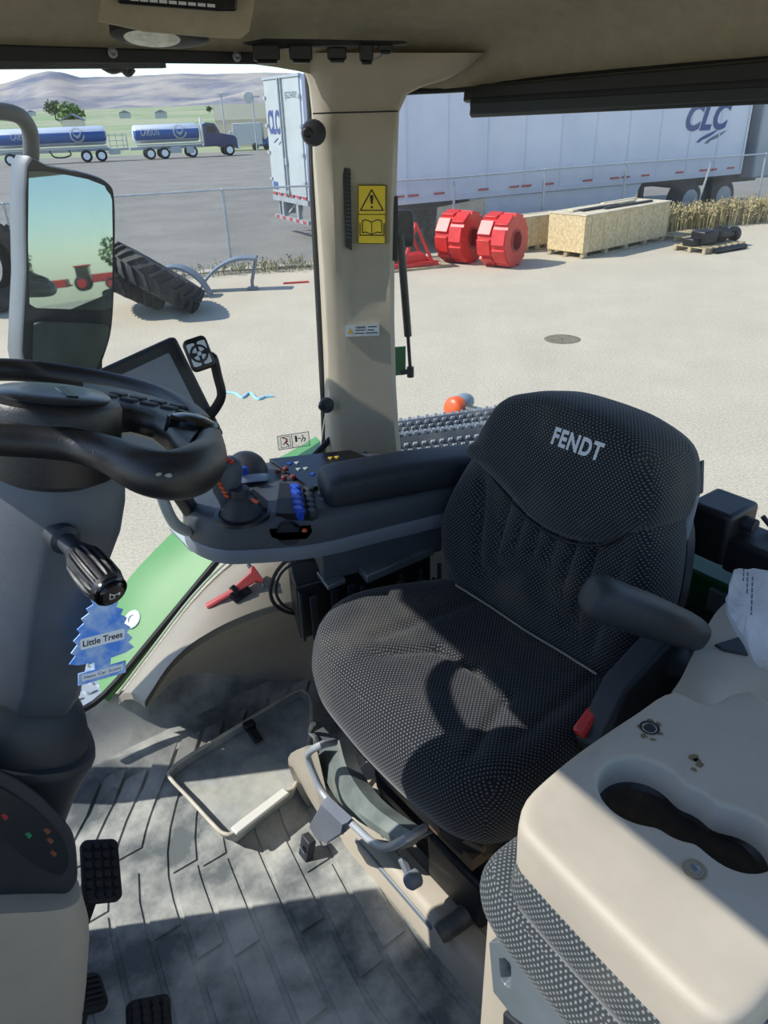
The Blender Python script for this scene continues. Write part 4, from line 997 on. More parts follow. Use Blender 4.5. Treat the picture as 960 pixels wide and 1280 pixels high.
# outline of the two overlapping cups: farthest point in each direction, with a soft waist
t = np.linspace(-PI, PI, N_, False); rr = []
for a in t:
    d = np.array([math.cos(a), math.sin(a)]); best = .041
    for c, r in ((c1, .051), (c2, .043)):
        b = d @ (c - cxy); q = b * b - (np.dot(c - cxy, c - cxy) - r * r)
        if q >= 0 and b + math.sqrt(q) > 0: best = max(best, b + math.sqrt(q))
    rr.append(best)
rr = np.array(rr)
for _ in range(5): rr = (np.roll(rr, 1) + 2 * rr + np.roll(rr, -1)) / 4
hole = np.stack([cxy[0] + rr * np.cos(t), cxy[1] + rr * np.sin(t)], 1)
def sc(p, k): 
    tg = np.roll(p, -1, 0) - np.roll(p, 1, 0); tg /= np.linalg.norm(tg, axis=1)[:, None]; return p + np.stack([-tg[:, 1], tg[:, 0]], 1) * k
m = MB(); L = []
for k, z in ((.012, -.068), (0.0, -.066), (-.001, -.02), (.0, -.010), (.0014, -.005), (.005, -.0014), (.010, 0), (.018, 0.0003)): L.append([(a, b, ZT + z) for a, b in sc(tp, k)])
mid = [(tp[i] * .5 + hole[i] * .5) for i in range(N_)]
L.append([(a, b, ZT) for a, b in mid])
for k, z in ((-.004, 0), (0, -.002), (.002, -.006), (.004, -.045), (.006, -.05)): L.append([(a, b, ZT + z) for a, b in sc(hole, k)])
m.loft(L, False); tb = part(m, 'cup_holder_table', M_beige, bs, smooth=60)
m = MB(); q = sc(hole, .003); m.loft([[(a, b, ZT - .056) for a, b in q], [(a, b, ZT - .040) for a, b in q], [(cxy[0] + (a - cxy[0]) * .9, cxy[1] + (b - cxy[1]) * .9, ZT - .047) for a, b in q]]); part(m, 'cup_liner', mat('liner_black', (34, 32, 28), .45, var=.5, vscale=40, dirt=.4, dcol=(92, 78, 52)), tb)
for (a, b, mm, lb) in ((812, 910, M_rub, 'dark recessed screw with a grimy ring'), (868, 1087, M_gun, 'bright recessed screw')):
    q = P(a, b, z=ZT); m = MB(); m.lathe([(.0105, -.001), (.0125, .0008), (.0105, .0012), (.0085, -.0005), (.006, .001), (.0045, .003), (.001, .003)], q, n=20); part(m, 'screw', [mat('screw_cup', (150, 138, 110), .6, var=.3, vscale=30)] if mm is M_gun else mm, tb, label=lb)
    if mm is M_gun:
        m = MB(); m.ball(q + np.array([0, 0, .0015]), (.0055, .0055, .003), 12, 6); part(m, 'screw_head', M_gun, tb)
m = MB()
rnd = random.Random(4)
for (px_, py_, s) in ((868, 946, .008), (875, 955, .006), (868, 962, .004), (872, 950, .005), (812, 902, .006), (800, 908, .005), (823, 905, .005), (816, 924, .004), (806, 920, .005), (825, 917, .004)):
    c = P(px_, py_, z=ZT + .0006); k = 9; m = MB(); m.add([c + np.array([math.cos(2 * PI * i / k), math.sin(2 * PI * i / k), 0]) * s * rnd.uniform(.5, 1.1) for i in range(k)], [tuple(range(k))]); part(m, 'grime_spot', mat('grime', (120, 104, 72), .8), tb, smooth=0)
# fabric back under the table, fabric cushion below it
def shift(poly, f, dx, dy): return [(cxy[0] + (a - cxy[0]) * f + dx, cxy[1] + (b - cxy[1]) * f + dy) for a, b in poly]
m = MB(); m.dome(shift(tp, .985, -.002, -.006), (0, 0, 0), (1, 0, 0), (0, 1, 0), (0, 0, 1), [(.02, .655), (.006, .665), (-.002, .69), (.002, .715), (.014, .735)], None, 4); part(m, 'folded_backrest', M_fab2, bs, uv=True, smooth=60)
co = [(-.462, .52), (-.450, .462), (-.40, .432), (-.29, .420), (-.15, .415), (-.05, .42), (0, .46), (.01, .6), (0, .78), (-.2, .82), (-.4, .80), (-.45, .7)]
co = cr(co, 5, True)
m = MB(); m.dome(co, (0, 0, 0), (1, 0, 0), (0, 1, 0), (0, 0, 1), [(.03, .592), (.008, .597), (0, .61), (-.002, .625), (.004, .642), (.014, .654), (.03, .660)], lambda a, b, e: .006 * gsn(b - .5, .1), 8); part(m, 'cushion', M_fab2, bs, uv=True, smooth=60)
m = MB()
for (px_, py_, s) in ((738, 1208, .010), (745, 1214, .007), (700, 1198, .007), (730, 1220, .005), (752, 1232, .006), (712, 1210, .004), (760, 1245, .006), (722, 1192, .005)):
    c = P(px_, py_, z=.657); k = 9; m.add([c + np.array([math.cos(2 * PI * i / k), math.sin(2 * PI * i / k), 0]) * s * rnd.uniform(.4, 1.2) for i in range(k)], [tuple(range(k))])
m = MB() if False else m
# beige box with latch under the cushion
bx = MB(); bx.dome(rrect(.54, .36, .05, 6, (-.19, .637)), (0, 0, 0), (1, 0, 0), (0, 1, 0), (0, 0, 1), [(-.012, .0), (-.004, .2), (0, .57), (.004, .598), (.02, .6)], None, 3); part(bx, 'seat_box', M_beige, bs, smooth=50)
fy0 = .449
def ff(px_, py_): return P(px_, py_, y=fy0)
m = MB(); o = [ff(a, b) for a, b in ((621, 1170), (640, 1168), (700, 1236), (800, 1350), (780, 1390), (716, 1310), (650, 1262), (626, 1232))]
i_ = [ff(a, b) for a, b in ((634, 1190), (641, 1189), (646, 1194), (648, 1200), (648, 1215), (646, 1226), (640, 1222), (635, 1214))]
L = [[q + np.array([0, dy, 0]) for q in pl_] for pl_, dy in ((o, .006), (o, -.014), (i_, -.014), (i_, .004))]
m.loft(L, False); m.add([q + np.array([0, .002, 0]) for q in i_], [tuple(range(8))]); part(m, 'latch_handle', mat('latch_grey', (134, 146, 152), .35, .3, var=.1), bs, bevel=.002, smooth=30)
m = MB(); m.loft([[q + np.array([0, dy, 0]) for q in [ff(a, b) for a, b in ((632, 1262), (690, 1310), (690, 1400), (630, 1400))]] for dy in (.004, -.006)]); lt = part(m, 'vent_panel', M_dgrey, bs, bevel=.003)
# ================================================================ armrest console, monitor
ac = thing('armrest_console', 'dark grey armrest console with joystick and lever controls, right of the driver seat', 'console', CAB, (-1.38, .8, .45))
co = [(-1.545, .56), (-1.515, .53), (-1.47, .514), (-1.414, .518), (-1.357, .541), (-1.315, .587), (-1.242, .715), (-1.203, .871), (-1.166, 1.031), (-1.15, 1.12), (-1.32, 1.13), (-1.47, 1.01), (-1.56, .85), (-1.59, .70), (-1.575, .60)]
co = cr(co, 5, True)
Z3 = ((1, 0, 0), (0, 1, 0), (0, 0, 1))
m = MB(); m.dome(co, (0, 0, 0), *Z3, [(.02, .632), (.002, .634), (0, .64), (0, .664), (.003, .668)], None, 3); part(m, 'trim_strip', M_lgrey, ac, smooth=50)
m = MB(); m.dome(co, (0, 0, 0), *Z3, [(.004, .66), (.003, .69), (.006, .715), (.014, .728), (.024, .733)], lambda a, b, e: .010 * gsn(b - .62, .16) * e, 10); part(m, 'console_body', M_grey, ac, smooth=60)
# padded armrest lid
pF, pR = np.array([-1.300, .782, 0]), np.array([-1.176, 1.15, 0]); pdv = unit(pR - pF); plat = np.array([pdv[1], -pdv[0], 0]); L = []
for t, w, z0, z1 in ((-.012, .042, .738, .772), (0, .051, .730, .788), (.02, .056, .728, .797), (.08, .058, .727, .803), (.5, .056, .727, .806), (.9, .050, .727, .798), (.985, .046, .728, .79), (1.0, .036, .735, .78)):
    c = pF + (pR - pF) * t
    L.append([c + plat * x_ + np.array([0, 0, (z0 + z1) / 2 + y_ * (z1 - z0) / 2]) for x_, y_ in [(w * math.copysign(abs(math.cos(q)) ** .45, math.cos(q)), math.copysign(abs(math.sin(q)) ** .6, math.sin(q))) for q in np.linspace(0, 2 * PI, 32, False)]])
m = MB(); m.loft(L); part(m, 'armrest_pad', M_dgrey, ac, smooth=50)
# outer key panel with symbols
kp = [P(a, b, z=.742) for a, b in ((336, 574), (438, 563), (482, 580), (408, 606), (388, 611))]
m = MB(); m.loft([[q + np.array([0, 0, dz]) for q in kp] for dz in (-.012, .002)]); kpn = part(m, 'key_panel', M_gloss, ac, bevel=.002)
def tri(q, s, mt, par, nm, ang=0):
    b = MB(); b.lathe([(s, 0), (s * .9, .003), (.0005, .003)], q, (0, 0, 1), 3 if ang == 0 else 4); part(b, nm, mt, par, smooth=0)
for a, b in ((413, 573), (421, 572), (430, 580), (441, 586)): tri(P(a, b, z=.744), .0075, M_yellbtn, kpn, 'symbol_key')
for a, b in ((371, 579), (373, 587), (382, 586)): tri(P(a, b, z=.744), .0075, M_whiteb, kpn, 'symbol_key')
for a, b in ((362, 580), (391, 593)): tri(P(a, b, z=.744), .0075, M_bluebtn, kpn, 'symbol_key')
for a, b in ((348, 589), (357, 586), (366, 596), (355, 597)):
    q = P(a, b, z=.745); m = MB(); m.lathe([(.007, -.004), (.007, .003), (.005, .005), (.001, .0055)], q, n=14); part(m, 'red_key', mat('red_key_dark', (120, 56, 50), .45), ac)
# joystick
jb = P(303, 642, z=.741)
m = MB(); m.lathe([(.062, -.004), (.060, .003), (.05, .004), (.047, -.001), (.001, -.001)], jb, n=28); part(m, 'joystick_plate', M_black, ac)
js = MB(); D0 = 1.50
js.lathe([(.045, 0), (.043, .012), (.037, .018), (.036, .026), (.030, .032), (.029, .038), (.022, .044), (.02, .06), (.001, .06)], jb + np.array([0, 0, .001]), n=24)
jo = part(js, 'joystick', M_dgrey, ac)
def pixloft(rows, n=14, pw=.75):
    """horizontal-ish cross-sections: (row, left px, right px, horizontal distance, half depth)"""
    L = []
    for py, a, b, D, hd in rows:
        l, r = P(a, py, h=D), P(b, py, h=D); c = (l + r) / 2; ux = (r - l) / 2; aw = unit(np.array([c[0], c[1], 0])) * hd
        L.append([c + ux * math.copysign(abs(math.cos(t)) ** pw, math.cos(t)) + aw * math.copysign(abs(math.sin(t)) ** pw, math.sin(t)) for t in np.linspace(0, 2 * PI, n, False)])
    return L
m = MB(); m.loft(pixloft([(571, 283, 292, D0, .008), (575, 274, 301, D0, .02), (586, 266, 304, D0, .024), (602, 262, 302, D0, .026), (614, 266, 300, D0, .026), (624, 272, 299, D0, .024), (634, 276, 298, D0, .02), (642, 280, 297, D0, .018)], 18)); part(m, 'grip', M_grey, jo, smooth=50)
m = MB(); q = [P(a, b, h=D0 - .02) for a, b in ((297, 622), (318, 612), (335, 626), (333, 636), (312, 642), (290, 634))]; m.loft([[v + np.array([0, 0, -.006]) for v in q], q, [v * .8 + np.mean(q, 0) * .2 + np.array([0, 0, .008]) for v in q]]); part(m, 'palm_rest', M_grey, jo, bevel=.004)
m = MB(); q = [P(a, b, h=D0 - .022) for a, b in ((260, 598), (277, 574), (283, 580), (266, 606))]; m.loft([q, [v + np.array([.002, -.006, .003]) for v in q]]); part(m, 'side_plate', M_lgrey, jo, bevel=.002)
for k in range(4):
    t = k / 3; q = P(274 + 9 * t, 604 + 16 * t, h=D0 - .029); m = MB(); m.box(q, (.010, .006, .006), unit((1, .2, -.2)), (.3, 1, 0)); part(m, 'orange_button', M_orange, jo, bevel=.001)
for a, b in ((284, 574), (289, 577), (281, 571)):
    q = P(a, b, h=D0 - .02); m = MB(); m.ball(q, (.006, .006, .005), 10, 6); part(m, 'red_button', M_redbtn, jo)
q = P(318, 626, h=D0 - .05); m = MB(); m.box(q, (.02, .008, .004), (1, .3, -.15), (-.2, 1, 0)); part(m, 'orange_mark', M_orange, jo, bevel=.001)
# dark ball control with a pale ring
bq = P(308, 590, h=1.66)
m = MB(); m.ball(bq, (.052, .05, .05), 22, 14); bl_ = part(m, 'ball_control', M_dgrey, ac)
m = MB(); m.lathe([(.046, -.012), (.053, -.012), (.054, .0), (.052, .006)], bq + np.array([.012, -.008, -.018]), unit((.45, -.2, -.9)), 24, False); part(m, 'ring', mat('ring_pale', (150, 164, 186), .35), bl_)
m = MB(); m.box(P(303, 588, h=1.60), (.022, .014, .02), (1, .3, 0)); part(m, 'blue_button', M_bluebtn, bl_, bevel=.003)
# recess with blue levers
rq = [P(a, b, z=.737) for a, b in ((350, 608), (392, 612), (392, 648), (345, 646))]
m = MB(); m.loft([[q + np.array([0, 0, dz]) for q in rq] for dz in (-.006, .0095)]); part(m, 'lever_recess', M_black2, ac)
for k in range(5):
    t = k / 4; a, b = 370 + 5 * t, 611 + 28 * t
    q = P(a, b, z=.758); m = MB(); m.loft([[q + np.array([x * s, y * s, z]) for x, y in ((-.016, -.008), (.012, -.010), (.014, .006), (-.012, .008))] for s, z in ((.7, -.018), (.75, -.004), (1, .004), (.8, .010))]); part(m, 'blue_lever', M_bluebtn, ac, bevel=.002)
    q = P(a + 16, b + 2, z=.753); m = MB(); m.loft([[q + np.array([x * s, y * s, z]) for x, y in ((-.014, -.008), (.012, -.010), (.014, .006), (-.012, .008))] for s, z in ((.8, -.012), (1, .0), (.8, .008))]); part(m, 'grey_lever', M_dgrey, ac, bevel=.002)
# thumb wheel on the inner flank
tw = [P(a, b, z=.715) + np.array([.004, -.003, 0]) for a, b in ((336, 658), (360, 654), (388, 655), (390, 664), (384, 672), (352, 674), (340, 670))]
m = MB(); m.loft([[q - np.array([.004, -.003, 0]) for q in tw], tw]); part(m, 'wheel_recess', M_black2, ac)
q = P(361, 668, z=.708); m = MB(); nv = unit((.83, -.55, .0)); m.tube([q - nv * .014, q + nv * .004], .024, 26)
for k in range(26):
    a = 2 * PI * k / 26; U_ = unit(np.cross(nv, (0, 0, 1))); d = math.cos(a) * U_ + math.sin(a) * np.array([0, 0, 1]); m.box(q + d * .024 - nv * .005, (.0025, .018, .004), np.cross(nv, d), nv)
part(m, 'thumb_wheel', M_dgrey, ac)
m = MB(); m.ball(P(381, 664, z=.712) + nv * .004, (.007, .007, .009), 12, 8); part(m, 'orange_lever', M_orange, ac)
q = P(258, 646, z=.724); m = MB(); m.lathe([(.008, 0), (.008, .003), (.004, .002), (.001, -.002)], q + np.array([.004, -.008, .0]), unit((.3, -.7, .6)), 12); part(m, 'screw', M_black, ac)
# bracket below
m = MB(); L = []
for z in (.555, .636): L.append([(-1.255, .735, z), (-1.185, 1.03, z), (-1.30, 1.08, z), (-1.37, .78, z)])
m.loft(L); part(m, 'support_bracket', M_grey, ac, bevel=.006)
# dark control unit under it
eb = thing('control_unit', 'black electronics box with cable plugs under the armrest console', 'control unit', CAB, (-1.29, .85, .40))
m = MB(); L = []
for z in (.40, .55): L.append([(-1.287, .68, z), (-1.215, 1.02, z), (-1.325, 1.06, z), (-1.40, .725, z)])
m.loft(L); part(m, 'housing', M_black, eb, bevel=.006)
m = MB()
for t in (.05, .2, .32): m.box((-1.262 + .07 * t + .001, .69 + .34 * t, .47), (.008, .02, .12), (.98, -.2, 0))
for t in (.1, .5, .9): m.box((-1.262 - .113 * t, .678 + .045 * t, .475), (.02, .008, .13), (.93, -.37, 0))
part(m, 'rib', M_dgrey, eb, bevel=.002)
rnd = random.Random(9)
for k in range(6):
    y = .74 + .05 * k; x = -1.245 + (y - .68) * .21
    m = MB(); a = np.array([x + .005, y, .50]); m.tube(cr([a, a + np.array([.02, .012, rnd.uniform(-.01, .03)]), a + np.array([.03, .05, rnd.uniform(-.05, .02)]), a + np.array([-.005, .085, .02])], 5), .0055, 7); part(m, 'cable', M_black2 if k % 2 else M_dgrey, eb)
m = MB(); m.box((-1.26, .76, .556), (.07, .05, .012), (.98, -.2, 0)); m.box((-1.235, .92, .562), (.09, .2, .022), (.98, -.2, 0)); part(m, 'mount_plate', M_gun, eb, bevel=.003)
m = MB(); path = [(402, 692), (383, 693), (360, 700), (345, 716), (338, 738), (344, 756), (362, 766), (390, 769)]
m.tube(cr([P(a, b, h=1.46 + .012 * i) for i, (a, b) in enumerate(path)], 5), .0045, 8); single(m, 'black_cable', M_black2, CAB, 'thin black cable looping down from the console into the electronics box', 'cable')
m = MB(); path = [(392, 699), (370, 703), (352, 716), (345, 735), (350, 752), (366, 763), (392, 768)]
m.tube(cr([P(a, b, h=1.515 + .012 * i) for i, (a, b) in enumerate(path)], 5), .0035, 8); single(m, 'black_cable', M_black2, CAB, 'second thinner black cable just inside the loop of the first one', 'cable')

# monitor
mo = thing('monitor', 'tilted grey touch-screen monitor with a black bezel behind the steering wheel', 'monitor', CAB, (-1.38, .45, .8))
tr_ = P(219, 420, x=-1.38); tl_ = P(48, 498, x=-1.41); br_ = P(268, 545, x=-1.33)
U_ = unit(tr_ - tl_); V_ = unit((tr_ - br_) - U_ * ((tr_ - br_) @ U_)); N0 = np.cross(U_, V_); W_ = np.linalg.norm(tr_ - tl_); H_ = .21; O_ = tr_ - U_ * W_ / 2 - V_ * H_ / 2
m = MB(); m.dome(rrect(W_, H_, .008, 3), O_, U_, V_, N0, [(.006, -.035), (0, -.028), (0, -.003), (.003, 0)], None, 2); part(m, 'housing', M_dgrey, mo, smooth=50)
m = MB(); m.prism(rrect(W_ - .012, H_ - .012, .006, 3), O_, U_, V_, N0, 0, .0012); part(m, 'bezel', M_black, mo)
m = MB(); m.prism(rrect(W_ - .05, H_ - .045, .003, 2), O_, U_, V_, N0, .001, .0022); part(m, 'screen', mat('screen_grey', (104, 112, 118), .28, spec=.6), mo)
# rotary pad on its handle
pc_ = P(249, 442, h=1.40); Un = unit(np.array([-.62, -.18, 0])) * -1; 
view = unit(np.array([0, 0, 1.5]) - pc_); Nn = unit(view + np.array([.1, .05, .1])); Uu = unit(np.cross((0, 0, 1), Nn)); Uu = unit(Uu * .98 + np.cross(Nn, Uu) * .2); Vv = np.cross(Nn, Uu)
m = MB(); m.dome(rrect(.044, .060, .010, 4), pc_, Uu, Vv, Nn, [(.006, -.02), (0, -.016), (0, -.003), (.003, 0)], None, 2); rp_ = part(m, 'control_pad', M_black, mo, smooth=50)
m = MB()
for sx in (-1, 1):
    for sy in (-1, 1): m.prism(rrect(.015, .017, .003, 2, (sx * .0098, sy * .0125)), pc_, Uu, Vv, Nn, -.001, .0012)
part(m, 'key', M_sticker, rp_)
m = MB(); m.lathe([(.0165, 0), (.0165, .002), (.0125, .0025), (.0125, 0)], pc_, Nn, 24, False); part(m, 'dial_ring', M_black, rp_)
m = MB(); 
for k in range(4):
    a = PI / 2 * k + PI / 4; c = pc_ + Uu * math.cos(a) * .0085 + Vv * math.sin(a) * .0085; m.lathe([(.0035, .001), (.0035, .0026), (.0005, .0026)], c, Nn, 10)
m.lathe([(.004, .001), (.004, .003), (.0005, .0034)], pc_, Nn, 14); part(m, 'dial_key', M_sticker, rp_)
m = MB(); m.tube(cr([P(a, b, h=D_) for a, b, D_ in ((258, 448, 1.43), (266, 447, 1.42), (272, 470, 1.42), (277, 492, 1.42), (272, 506, 1.43), (262, 520, 1.45))], 5), [.008] * 26, 8, sq=(1, 1.2)); part(m, 'grab_handle', M_black, mo)
m = MB(); m.bar(O_ - N0 * .03 - V_ * .09, P(240, 640, h=1.56), .03, .03); part(m, 'mount_arm', M_black, mo, bevel=.005)
# pale grab tube beside the console nose
m = MB(); m.tube(cr([P(a, b, h=D_) for a, b, D_ in ((196, 604, 1.50), (203, 622, 1.50), (210, 640, 1.50), (219, 655, 1.51), (232, 663, 1.53), (246, 664, 1.56))], 5), .0125, 12); single(m, 'grab_tube', mat('tube_pale', (176, 182, 178), .4, .2), CAB, 'pale bent grab tube at the nose of the armrest console', 'grab handle')
# ================================================================ steering column, wheel, pedals
sc_ = thing('steering_column', 'grey steering column with a boot, an instrument pod and a beige cowl at the left', 'steering column', CAB, (-.95, .05, 0))
rows = [(560, -20, 140, .92, .06), (585, -30, 148, .92, .07), (605, -36, 147, .92, .075), (640, -40, 140, .925, .08), (680, -46, 124, .93, .08), (720, -50, 111, .935, .08), (760, -52, 102, .94, .08), (800, -54, 97, .945, .078), (835, -56, 90, .95, .075), (858, -54, 76, .955, .07), (868, -50, 66, .955, .06)]
def facet(rows, sec):
    L = []
    for py, a, b, D, hd in rows:
        l, r = P(a, py, h=D), P(b, py, h=D); c = (l + r) / 2; ux = (r - l) / 2; aw_ = unit(np.array([c[0], c[1], 0])) * hd
        L.append([c + ux * x_ + aw_ * y_ for x_, y_ in sec])
    return L
SEC = [(-1, .5), (-1, .1), (-.92, -.25), (-.1, -.93), (.05, -1), (.8, -1), (.93, -.9), (1, -.7), (1, .6), (.8, 1), (-.7, 1)]
m = MB(); m.loft(facet(rows, SEC)); part(m, 'column_shroud', M_grey, sc_, smooth=50)
rows = [(852, -52, 72, .955, .06), (862, -60, 92, .955, .075), (880, -66, 103, .955, .085), (905, -68, 107, .955, .09), (925, -68, 108, .955, .09), (940, -60, 98, .955, .08)]
m = MB(); m.loft(pixloft(rows, 30, .8)); part(m, 'column_boot', M_dgrey, sc_, smooth=60)
rows = [(915, -70, 114, .95, .095), (922, -71, 115, .95, .097), (926, -70, 114, .95, .096), (945, -60, 105, .955, .085), (975, -40, 92, .96, .07), (1010, -30, 80, .965, .06), (1040, -30, 78, .965, .06)]
m = MB(); m.loft(pixloft(rows, 30, .85)); part(m, 'column_cup', M_dgrey, sc_, smooth=50)
# instrument pod
po = [(-70, 935), (0, 962), (40, 985), (75, 1018), (92, 1042), (97, 1075), (95, 1105), (70, 1128), (30, 1130), (-20, 1118), (-70, 1105)]
pq = cr([P(a, b, h=.80 + .0004 * (a + 70) * 0) for a, b in po], 4, True)
cpt = np.mean(pq, 0); tov = unit(np.array([0, 0, 1.5]) - cpt)
m = MB(); m.loft([[cpt + (q - cpt) * s - tov * d for q in pq] for s, d in ((.96, .16), (1.0, .1), (1.0, .015), (.985, .004), (.95, .0))]); pod = part(m, 'instrument_pod', M_dgrey, sc_, smooth=50)
pg = [(-60, 958), (0, 985), (40, 1010), (70, 1038), (84, 1062), (84, 1085), (72, 1094), (40, 1078), (0, 1045), (-60, 1005)]
m = MB(); gq = cr([P(a, b, h=.797) + np.array([0, 0, 0]) for a, b in pg], 4, True); m.loft([[q - tov * .012 for q in gq], [q + tov * .003 for q in gq]]); part(m, 'display', mat('display_dark', (32, 36, 40), .25), pod, smooth=40)
for a, b, mt in ((5, 1020, M_redbtn), (35, 1043, mat('lamp_green', (40, 150, 90), .4)), (62, 1050, mat('lamp_amber', (150, 84, 44), .4)), (66, 1066, MATS['lamp_amber']), (58, 1038, MATS['lamp_amber'])):
    m = MB(); q = P(a, b, h=.793); m.box(q, (.010, .005, .002), (1, .4, -.6), (-.3, 1, .3)); part(m, 'symbol', mt, pod, bevel=.0008)
rows = [(1080, -90, 88, .86, .09), (1110, -95, 96, .87, .1), (1135, -98, 97, .875, .1), (1180, -105, 92, .88, .105), (1230, -112, 84, .885, .11), (1280, -120, 72, .89, .11), (1340, -130, 55, .89, .11), (1420, -140, 40, .89, .11)]
m = MB(); m.loft(pixloft(rows, 30, .55)); part(m, 'lower_cowl', M_beige, sc_, smooth=50)
m = MB(); m.tube([P(a, b, h=D_) for a, b, D_ in ((91, 1115, .84), (92, 1160, .85), (84, 1210, .855), (72, 1260, .86), (60, 1310, .86))], .0015, 6); part(m, 'cowl_joint', M_dgrey, sc_)
m = MB(); m.tube([P(a, b, h=D_) for a, b, D_ in ((82, 600, .853), (82, 640, .852), (80, 690, .855), (74, 760, .86), (68, 830, .87))], .0012, 6); part(m, 'shroud_joint', M_black, sc_)
q = P(142, 612, h=.90); m = MB(); m.lathe([(.012, 0), (.012, .003), (.008, .002), (.006, -.004), (.001, -.004)], q, unit((.9, .1, .2)), 16); part(m, 'screw_well', M_black, sc_)
# control stalk with ribbed grip and horn button
sA, sB, sC = P(62, 655, h=.88), P(96, 690, h=.80), P(137, 738, h=.735)
ax = unit(sC - sB); m = MB(); m.lathe([(.034, -.02), (.034, -.004), (.029, .0), (.029, .010), (.025, .012), (.025, .02), (.019, .024), (.017, .05), (.011, .054), (.011, .09)], sA, unit(sB - sA), 26); stk = part(m, 'stalk_collar', M_dgrey, sc_)
Lg = np.linalg.norm(sC - sB); m = MB(); L = []
for t, r in ((0, .009), (.0, .0135), (.12, .0165), (.25, .0195), (.55, .0208), (.82, .0205), (.93, .0195), (1, .0185)):
    X_ = unit(np.cross(ax, (0, 0, 1))); Y_ = np.cross(ax, X_); c = sB + ax * Lg * t
    L.append([c + (r + (.0011 * (1 if (k % 4) < 2 else -1) if .2 < t < .9 else 0)) * (math.cos(2 * PI * k / 72) * X_ + math.sin(2 * PI * k / 72) * Y_) for k in range(72)])
m.loft(L); gp = part(m, 'stalk_grip', M_black, stk, smooth=25)
m = MB(); m.lathe([(.0185, -.002), (.0185, .003), (.0165, .005), (.0148, .003), (.0145, .006), (.012, .0085), (.001, .009)], sC, ax, 28); part(m, 'horn_button', M_gloss, gp)
m = MB(); X_ = unit(np.cross(ax, (0, 0, 1))) ; Y_ = np.cross(X_, ax); U2 = unit(X_ * .95 + Y_ * .1); V2 = np.cross(ax, U2)
def hp2(pts): return [sC + ax * .0092 + U2 * a * .001 + V2 * b * .001 for a, b in pts]
for pts in ([(-7, -2), (-5, -2), (-5, 2), (-7, 2)], [(-5, -1), (0, -1), (4, -4), (4, -3), (0.5, 0.2), (-5, .2)], [(4, -5), (5, -5), (5, 4), (4, 4)], [(-1, 0), (0, 0), (0, 3.4), (3.6, 3.4), (3.6, 4.4), (-1, 4.4)]):
    m.add(hp2(pts), [tuple(range(len(pts)))])
part(m, 'horn_symbol', M_whiteb, gp, smooth=0)
# steering wheel
sw = thing('steering_wheel', 'black steering wheel with a round hub and a keypad spoke, above the column', 'steering wheel', CAB, (-.87, .2, 1.1))
wc = np.array([-.885, .197, 1.197]); wn = unit((-.05, math.sin(math.radians(15)), math.cos(math.radians(15))))
def wp(px_, py_, dh=0):
    a = P(px_, py_, d=1.0); o = np.array([0, 0, CAMZ - FZ]); v = a - o; return o + v * (((wc + wn * dh - o) @ wn) / (v @ wn))
rim_px = [(0, 549), (50, 552), (100, 558), (140, 570), (180, 588), (216, 594), (244, 586), (260, 568), (258, 545), (236, 518), (200, 497), (150, 482), (100, 472), (50, 465), (0, 462), (-60, 464), (-115, 475), (-150, 496), (-150, 518), (-110, 535), (-55, 545)]
rp3 = [wp(a, b) for a, b in rim_px]
for i, dz in ((3, -.002), (4, -.004), (5, -.006), (6, -.004)): rp3[i] = rp3[i]
path = cr(rp3, 6, True); rad = []
for q in path:
    px_ = q; rad.append(.0165 + .006 * math.exp(-np.sum((q - rp3[6]) ** 2) / .004) + .003 * math.exp(-np.sum((q - rp3[5]) ** 2) / .01))
m = MB(); m.tube(path, rad, 18, True); part(m, 'rim', M_black, sw, smooth=80)
hb_ = wp(66, 516, .016); wX = unit(np.cross((0, 1, 0), wn)); wY = np.cross(wn, wX)
m = MB(); m.lathe([(.045, -.075), (.064, -.065), (.071, -.02), (.070, .010), (.067, .015), (.0635, .0165), (.062, .0155), (.055, .0195), (.03, .022), (.001, .0225)], hb_, wn, 44); hub = part(m, 'hub', M_black, sw, smooth=35)
m = MB(); m.lathe([(.056, .0185), (.0575, .0205), (.055, .0225), (.03, .0245), (.001, .025)], hb_, wn, 40); part(m, 'hub_cap', mat('hub_cap', (34, 38, 44), .3, bump=.05), hub)
m = MB(); m.box(hb_ + wn * .0245 + wX * .01 + wY * .01, (.05, .012, .002), wX, wY); part(m, 'emblem_bar', M_gloss, hub, bevel=.0008)
# keypad spoke
s0 = wp(110, 497); s2 = wp(236, 524)
acr = unit(np.cross(wn, s2 - s0)); L = []
for fa, na, th in (((104, 476), (104, 512), .045), ((130, 480), (135, 512), .042), ((160, 486), (165, 514), .036), ((190, 493), (192, 522), .034), ((218, 502), (210, 536), .034), ((244, 514), (222, 553), .034), ((258, 528), (232, 562), .032)):
    A_, B_ = wp(*fa, .010), wp(*na, .010); v_ = unit(B_ - A_); w_ = np.linalg.norm(B_ - A_)
    L.append([A_ + v_ * w_ * x_ + wn * z_ for x_, z_ in ((0, -.008), (.06, 0), (.25, .004), (.75, .004), (.94, 0), (1, -.010), (1, -th * .7), (.8, -th), (.2, -th), (0, -th * .7))])
m = MB(); m.loft(L); spk = part(m, 'spoke', M_black, sw, smooth=60)
for k in range(4):
    for j in (-1, 1):
        c = wp(142 + 25 * k, 494 + 5 * k, .0145) + acr * (.010 * j); m = MB(); dsp = unit(s2 - s0); m.box(c, (.020, .013, .005), dsp, acr); part(m, 'key', M_dgrey, spk, bevel=.0015)
c = wp(242, 527, .016); m = MB(); m.lathe([(.031, -.016), (.030, .002), (.027, .005), (.025, .0035), (.014, .0075), (.001, .009)], c, unit(wn + np.array([.05, .12, 0])), 28); part(m, 'thumb_pad', M_gloss, spk)
m = MB(); rnd = random.Random(2)
